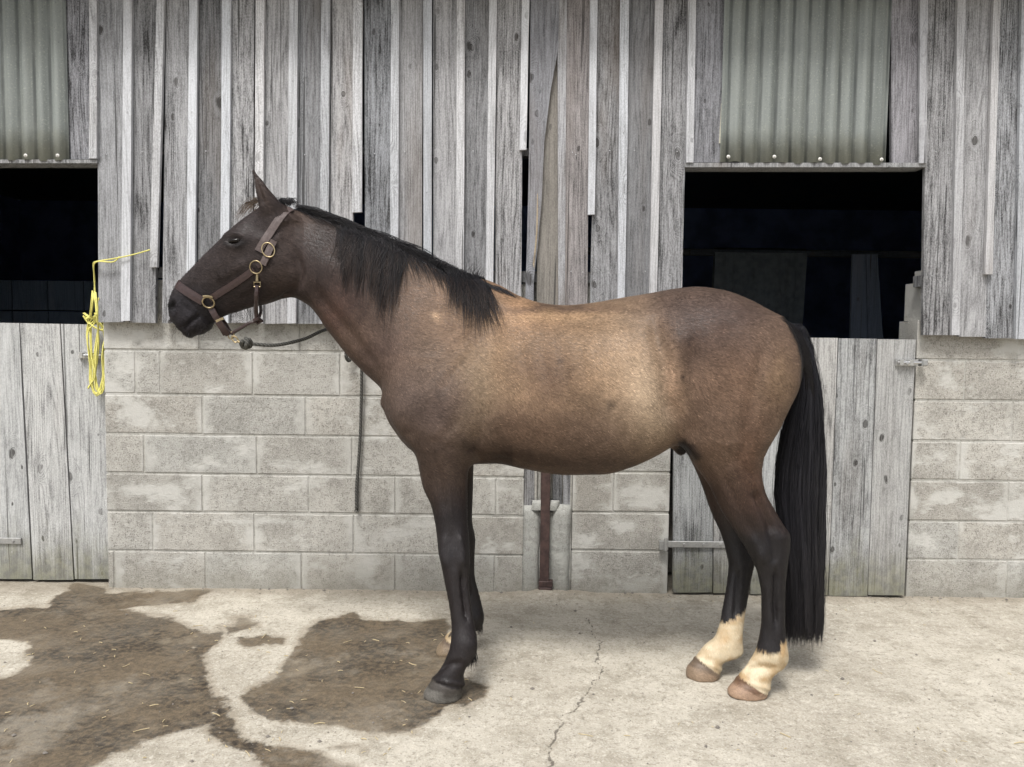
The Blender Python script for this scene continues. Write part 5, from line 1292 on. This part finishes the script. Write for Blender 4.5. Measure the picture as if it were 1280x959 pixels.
def over_strap(name, R, T, wid, th, mat, lo=0, hi=180, n=30):
    r, t = P(*R, YF), P(*T, YF); up = unit([t[0] - r[0], 0, t[2] - r[2]]); sd = np.array([up[2], 0, -up[0]]); C, Nn = [], []
    for a in np.radians(np.linspace(lo, hi, n)):
        d = up * math.sin(a) + np.array([0, -1, 0]) * math.cos(a)
        h = HB.ray_cast(Vector(r + d * 0.5), Vector(-d))
        C.append(np.array(h[0]) + d * 0.003); Nn.append(d)
    C = np.array(C)
    for _ in range(3): C[1:-1] = 0.25 * C[:-2] + 0.5 * C[1:-1] + 0.25 * C[2:]
    return ribbon(name, C, [sd] * n, Nn, wid, th, mat, None, 0.001), C
over_strap('noseband', (262, 378), (221, 353.5), 0.033, 0.005, M['leather'])
over_strap('crownpiece', (334, 318), (367, 259), 0.030, 0.004, M['leather_worn'])
for mr in (False, True):
    near_strap('cheek_strap', [(263, 374), (285, 360), (305, 347), (318, 337)], 0.026, 0.005, M['leather'], mirror=mr)
near_strap('strap_end', [(343, 301), (338, 312), (334, 322), (330, 331)], 0.026, 0.008, M['leather_worn'], lift=0.004)
near_strap('strap_loop', [(330, 328), (325, 331), (322, 333)], 0.020, 0.004, M['leather'], n=6)
def ring(name, px, py, rx, ry, ang, r, mat, lift=0.010, parent=None, yfix=None):
    w = P(px, py, 2.86)
    if yfix is None:
        for _ in range(2):
            h = HB.ray_cast(Vector(w) - Vector((0, 0.6, 0)), Vector((0, 1, 0))); w = P(px, py, h[0].y)
        nn = unit(np.array(h[1])); c = np.array(h[0]) + nn * lift
    else: c = P(px, py, yfix); nn = np.array([0, -1.0, 0])
    e1 = unit(np.cross(nn, [0, 0, 1])); e2 = unit(np.cross(e1, nn)); ca, sa = math.cos(math.radians(ang)), math.sin(math.radians(ang))
    pts = [c + (e1 * ca + e2 * sa) * rx * math.cos(t) + (-e1 * sa + e2 * ca) * ry * math.sin(t) for t in np.linspace(0, 2 * math.pi, 29)[:-1]]
    return fix_normals(mesh_obj(name, *tube_vf(pts, r, 6, True), mat, parent or halter, smooth=True))
ring('cheek_ring', 321.5, 334, 0.0235, 0.0235, 0, 0.0025, M['brass'], 0.011)
ring('buckle', 336.5, 314, 0.022, 0.028, -25, 0.0027, M['brass'], 0.016)
ring('nose_ring', 262, 377.5, 0.022, 0.020, 30, 0.0032, M['brass'], 0.012)
near_strap('buckle_bar', [(256, 370), (262, 369), (268, 371)], 0.007, 0.007, M['brass'], n=5, lift=0.010)
def ribbon_px(name, pts3, wid, th, mat, n=10):
    C = spline([P(a, b, y) for a, b, y in pts3], n); T = np.gradient(C, axis=0)
    Nn = [unit(np.array([0, -1, 0]) - unit(t) * np.dot(unit(t), [0, -1, 0])) for t in T]; S = [unit(np.cross(t, q)) for t, q in zip(T, Nn)]
    return ribbon(name, C, S, Nn, wid, th, mat)
yn = ray_y(*P(264, 382, 2.87)[[0, 2]]).y - 0.006
ribbon_px('chin_strap', [(263, 383, yn), (270, 396, yn - 0.002), (278, 408, (yn + YF) / 2 - .01), (286, 418.5, YF - .012)], 0.024, 0.005, M['leather'])
ribbon_px('chin_strap', [(263, 383, 2 * YF - yn), (272, 394, 2 * YF - yn), (281, 406, YF + .03), (287, 417, YF + .008)], 0.024, 0.005, M['leather'])
ribbon_px('strap_keeper', [(271, 402, yn + .003), (280, 398, yn + .003)], 0.010, 0.009, M['brass'], 4)
ribbon_px('strap_end', [(273, 402, yn - 0.004), (279, 411, (yn + YF) / 2 - .02), (283, 418, YF - .03)], 0.026, 0.005, M['leather'])
yt = ray_y(*P(321, 352, 2.87)[[0, 2]]).y - 0.012
mesh_obj('snap', *merge(tube_vf([P(321.5, 341, yt), P(321.5, 352, yt)], [0.0045, 0.006], 8), tube_vf([P(317.5, 353, yt), P(325.5, 353, yt), P(325.5, 358.5, yt), P(317.5, 358.5, yt)], 0.0026, 6, True)), M['brass'], halter)
mesh_obj('throat_strap', *merge(tube_vf(spline([P(321.5, 357, yt), P(320.5, 372, yt), P(320, 388, YF - .03), P(321, 401, YF - .012)], 12), 0.0085, 8),
                                tube_vf(spline([P(321, 402, YF - .012), P(312, 404, YF - .015), P(300, 411, YF - .012), P(289, 417.5, YF - .01)], 10), 0.0065, 8),
                                tube_vf(spline([P(325, 378, 2 * YF - yt), P(326, 390, YF + .03), P(322, 401, YF - .008)], 8), 0.0065, 8)), M['leather'], halter)
mesh_obj('strap_knot', *tube_vf([P(318, 400, YF - .02), P(323, 398, YF - .026), P(327, 401, YF - .012), P(322, 404, YF - .006)], 0.0075, 8, True), M['leather'], halter)
ring('chin_ring', 289, 419.5, 0.011, 0.013, 20, 0.0026, M['brass'], yfix=YF - .012)

# ------------------------------------------------------------------ lead rope, tied to the wall behind the neck
rope = empty('lead_rope', P(450, 640, WALL - .03)); tag(rope, 'olive lead rope from the halter to the wall, its end hanging straight', 'rope')
mesh_obj('clip', *merge(tube_vf(spline([P(290, 420, YF - .02), P(295, 421.5, YF - .02), P(298, 426, YF - .02), P(294, 428, YF - .02), P(290, 424, YF - .02)], 14), 0.0035, 6, True),
                        tube_vf([P(297, 426, YF - .02), P(301.5, 429, YF - .02)], [0.005, 0.0065], 8)), M['brass'], rope)
mesh_obj('knot', *merge(tube_vf(spline([P(303, 427, YF - .035), P(311, 425, YF - .03), P(313, 432, YF - .01), P(305, 434, YF - .005), P(302, 430, YF - .02)], 16), 0.0095, 8, True),
                        tube_vf(spline([P(307, 424, YF - .01), P(309, 429, YF - .045), P(307, 435, YF - .015)], 8), 0.009, 8)), M['rope'], rope, smooth=True)
mesh_obj('rope_span', *tube_vf(spline([P(301, 429.5, YF - .02), P(315, 430, YF - .015), P(345, 431.5, YF + .01), P(380, 424, YF + .10), P(412, 411.5, YF + .24), P(440, 420, WALL - .12), P(444, 436, WALL - .035)], 48), 0.0068, 8), M['rope'], rope, smooth=True)
mesh_obj('rope_loop', *tube_vf(spline([P(444, 434, WALL - .03), P(438, 430, WALL - .05), P(433.5, 437, WALL - .055), P(433, 447, WALL - .05), P(436.5, 451, WALL - .04), P(440, 444, WALL - .03), P(446, 440, WALL - .028), P(452, 450, WALL - .03)], 34), 0.0088, 8), M['rope'], rope, smooth=True)
mesh_obj('rope_end', *tube_vf(spline([P(452, 448, WALL - .03), P(452, 480, WALL - .024), P(450.5, 540, WALL - .022), P(448, 580, WALL - .022), P(446, 610, WALL - .022), P(446, 637, WALL - .022)], 40), [0.0078 + 0.0014 * (t > .7) for t in np.linspace(0, 1, 40)], 8), M['rope'], rope, smooth=True)
fr = []
for i in range(14):
    a = u(-3.5, 3.5); fr.append(tube_vf([P(446 + a * .4, 635, WALL - .022), P(446 + a, 640 + u(-1, 1.5), WALL - .022 + u(-.008, .008))], 0.0014, 4))
mesh_obj('frayed_tip', *merge(*fr), M['rope'], rope)
tr_ = empty('tie_ring', P(445, 437, WALL)); tag(tr_, 'small steel tie ring in the block wall behind the neck', 'ring')
mesh_obj('ring', *tube_vf([P(445, 441, WALL - .02) + np.array([0.022 * math.cos(t), 0.004 * math.cos(t), 0.022 * math.sin(t)]) for t in np.linspace(0, 6.283, 19)[:-1]], 0.0035, 6, True), M['galv'], tr_)
mesh_obj('staple', *tube_vf(spline([P(442, 436, WALL + .01), P(443, 435, WALL - .025), P(447, 435, WALL - .025), P(448, 436, WALL + .01)], 10), 0.004, 6), M['galv'], tr_)

# ------------------------------------------------------------------ yellow twine on the left door
tw = empty('baling_twine', P(120, 495, DL - .03)); tag(tw, 'yellow baling twine looped over the bolt of the left door', 'twine')
Yt = TY - 0.012
tw_paths = [[(187, 313.5, Yt), (165, 318, Yt), (145, 322, Yt), (122, 326, Yt), (118, 330, BY + .02), (118, 350, BY + .03), (117, 366, BY + .03)],
            [(150, 319.5, Yt), (140, 327, Yt), (121, 328, Yt - .004), (119, 345, BY + .01), (119, 372, BY + .02)],
            [(117, 364, BY + .02), (114, 385, BY + .02), (112, 400, DL - .05), (110, 425, DL - .05), (113, 455, DL - .05), (114, 480, DL - .05), (121, 494, DL - .05), (128, 480, DL - .05), (131, 450, DL - .05), (130, 415, DL - .05), (122, 400, DL - .05)],
            [(119, 366, BY + .02), (121, 392, BY), (124, 420, DL - .055), (121, 445, DL - .05), (120, 470, DL - .05), (124, 492, DL - .05), (130, 478, DL - .05), (128, 440, DL - .06), (132, 408, DL - .05), (119, 392, BY)],
            [(108, 395, DL - .05), (116, 408, DL - .06), (128, 412, DL - .06), (131, 408, DL - .05)],
            [(104, 390, DL - .06), (112, 398, DL - .06), (120, 396, DL - .06)], [(106, 399, DL - .06), (113, 396, DL - .065), (120, 402, DL - .06), (110, 412, DL - .06)], [(103, 394, DL - .06), (112, 404, DL - .06), (122, 392, DL - .06)],
            [(113, 410, DL - .05), (115, 440, DL - .05), (118, 470, DL - .055), (111, 485, DL - .05)], [(122, 372, BY), (123, 400, DL - .055), (119, 440, DL - .055), (118, 484, DL - .05), (126, 490, DL - .05)]]
for p in tw_paths + tw_paths[2:] + tw_paths[2:5]:
    fix_normals(mesh_obj('strand', *tube_vf(spline([P(a + u(-1.8, 1.8), b + u(-1.5, 1.5), y + u(-.008, .004)) for a, b, y in p], 26), 0.0034, 5), M['twine'], tw, smooth=True))

# ------------------------------------------------------------------ bits on the ground
from bisect import bisect
def gz(x, y):
    i = min(max(np.searchsorted(gx, x), 1), len(gx) - 1); k = min(max(np.searchsorted(gy, y), 1), len(gy) - 1)
    return float(GZ[i, k])
vf = []
for i in range(130):
    if i < 75: px, py = u(0, 600), u(770, 955)
    else: px, py = u(0, 1280), u(752, 955)
    c = G(px, py); a = u(0, math.pi); L = u(0.006, 0.022) if i % 7 else u(0.025, 0.05); dx, dy = math.cos(a) * L / 2, math.sin(a) * L / 2
    z = gz(c[0], c[1]) + 0.003
    vf.append(tube_vf([(c[0] - dx, c[1] - dy, z), (c[0] + u(-.003, .003), c[1], z + u(0, .003)), (c[0] + dx, c[1] + dy, z + u(-.001, .003))], u(0.0008, 0.0018), 4))
o = mesh_obj('straw_bits', *merge(*vf), M['straw'], loc=(0, 0, 0)); tag(o, 'scattered bits of straw and chaff on the yard', 'straw', kind='stuff')
vf = []
for i in range(680):
    px, py = u(-10, 1290), u(748, 957) if i < 420 else 0
    c = G(px, py) if i < 420 else np.array([u(-2.05, 2.6), WALL - abs(RNG.normal(0, .035)) - .006, 0]); r = u(0.0015, 0.0045) if i % 12 else u(0.005, 0.010); z = gz(c[0], c[1]) + r * 0.3
    v = [(c[0] + sx * r * u(.7, 1.2), c[1] + sy * r * u(.7, 1.2), z + sz * r * u(.5, .8)) for sx, sy, sz in ((1, 0, 0), (-1, 0, 0), (0, 1, 0), (0, -1, 0), (0, 0, 1), (0, 0, -1))]
    vf.append((v, [(0, 2, 4), (2, 1, 4), (1, 3, 4), (3, 0, 4), (2, 0, 5), (1, 2, 5), (3, 1, 5), (0, 3, 5)]))
o = mesh_obj('grit', *merge(*vf), M['pebble'], loc=(0, 0, 0)); tag(o, 'dark grit and small stones strewn over the yard', 'grit', kind='stuff')
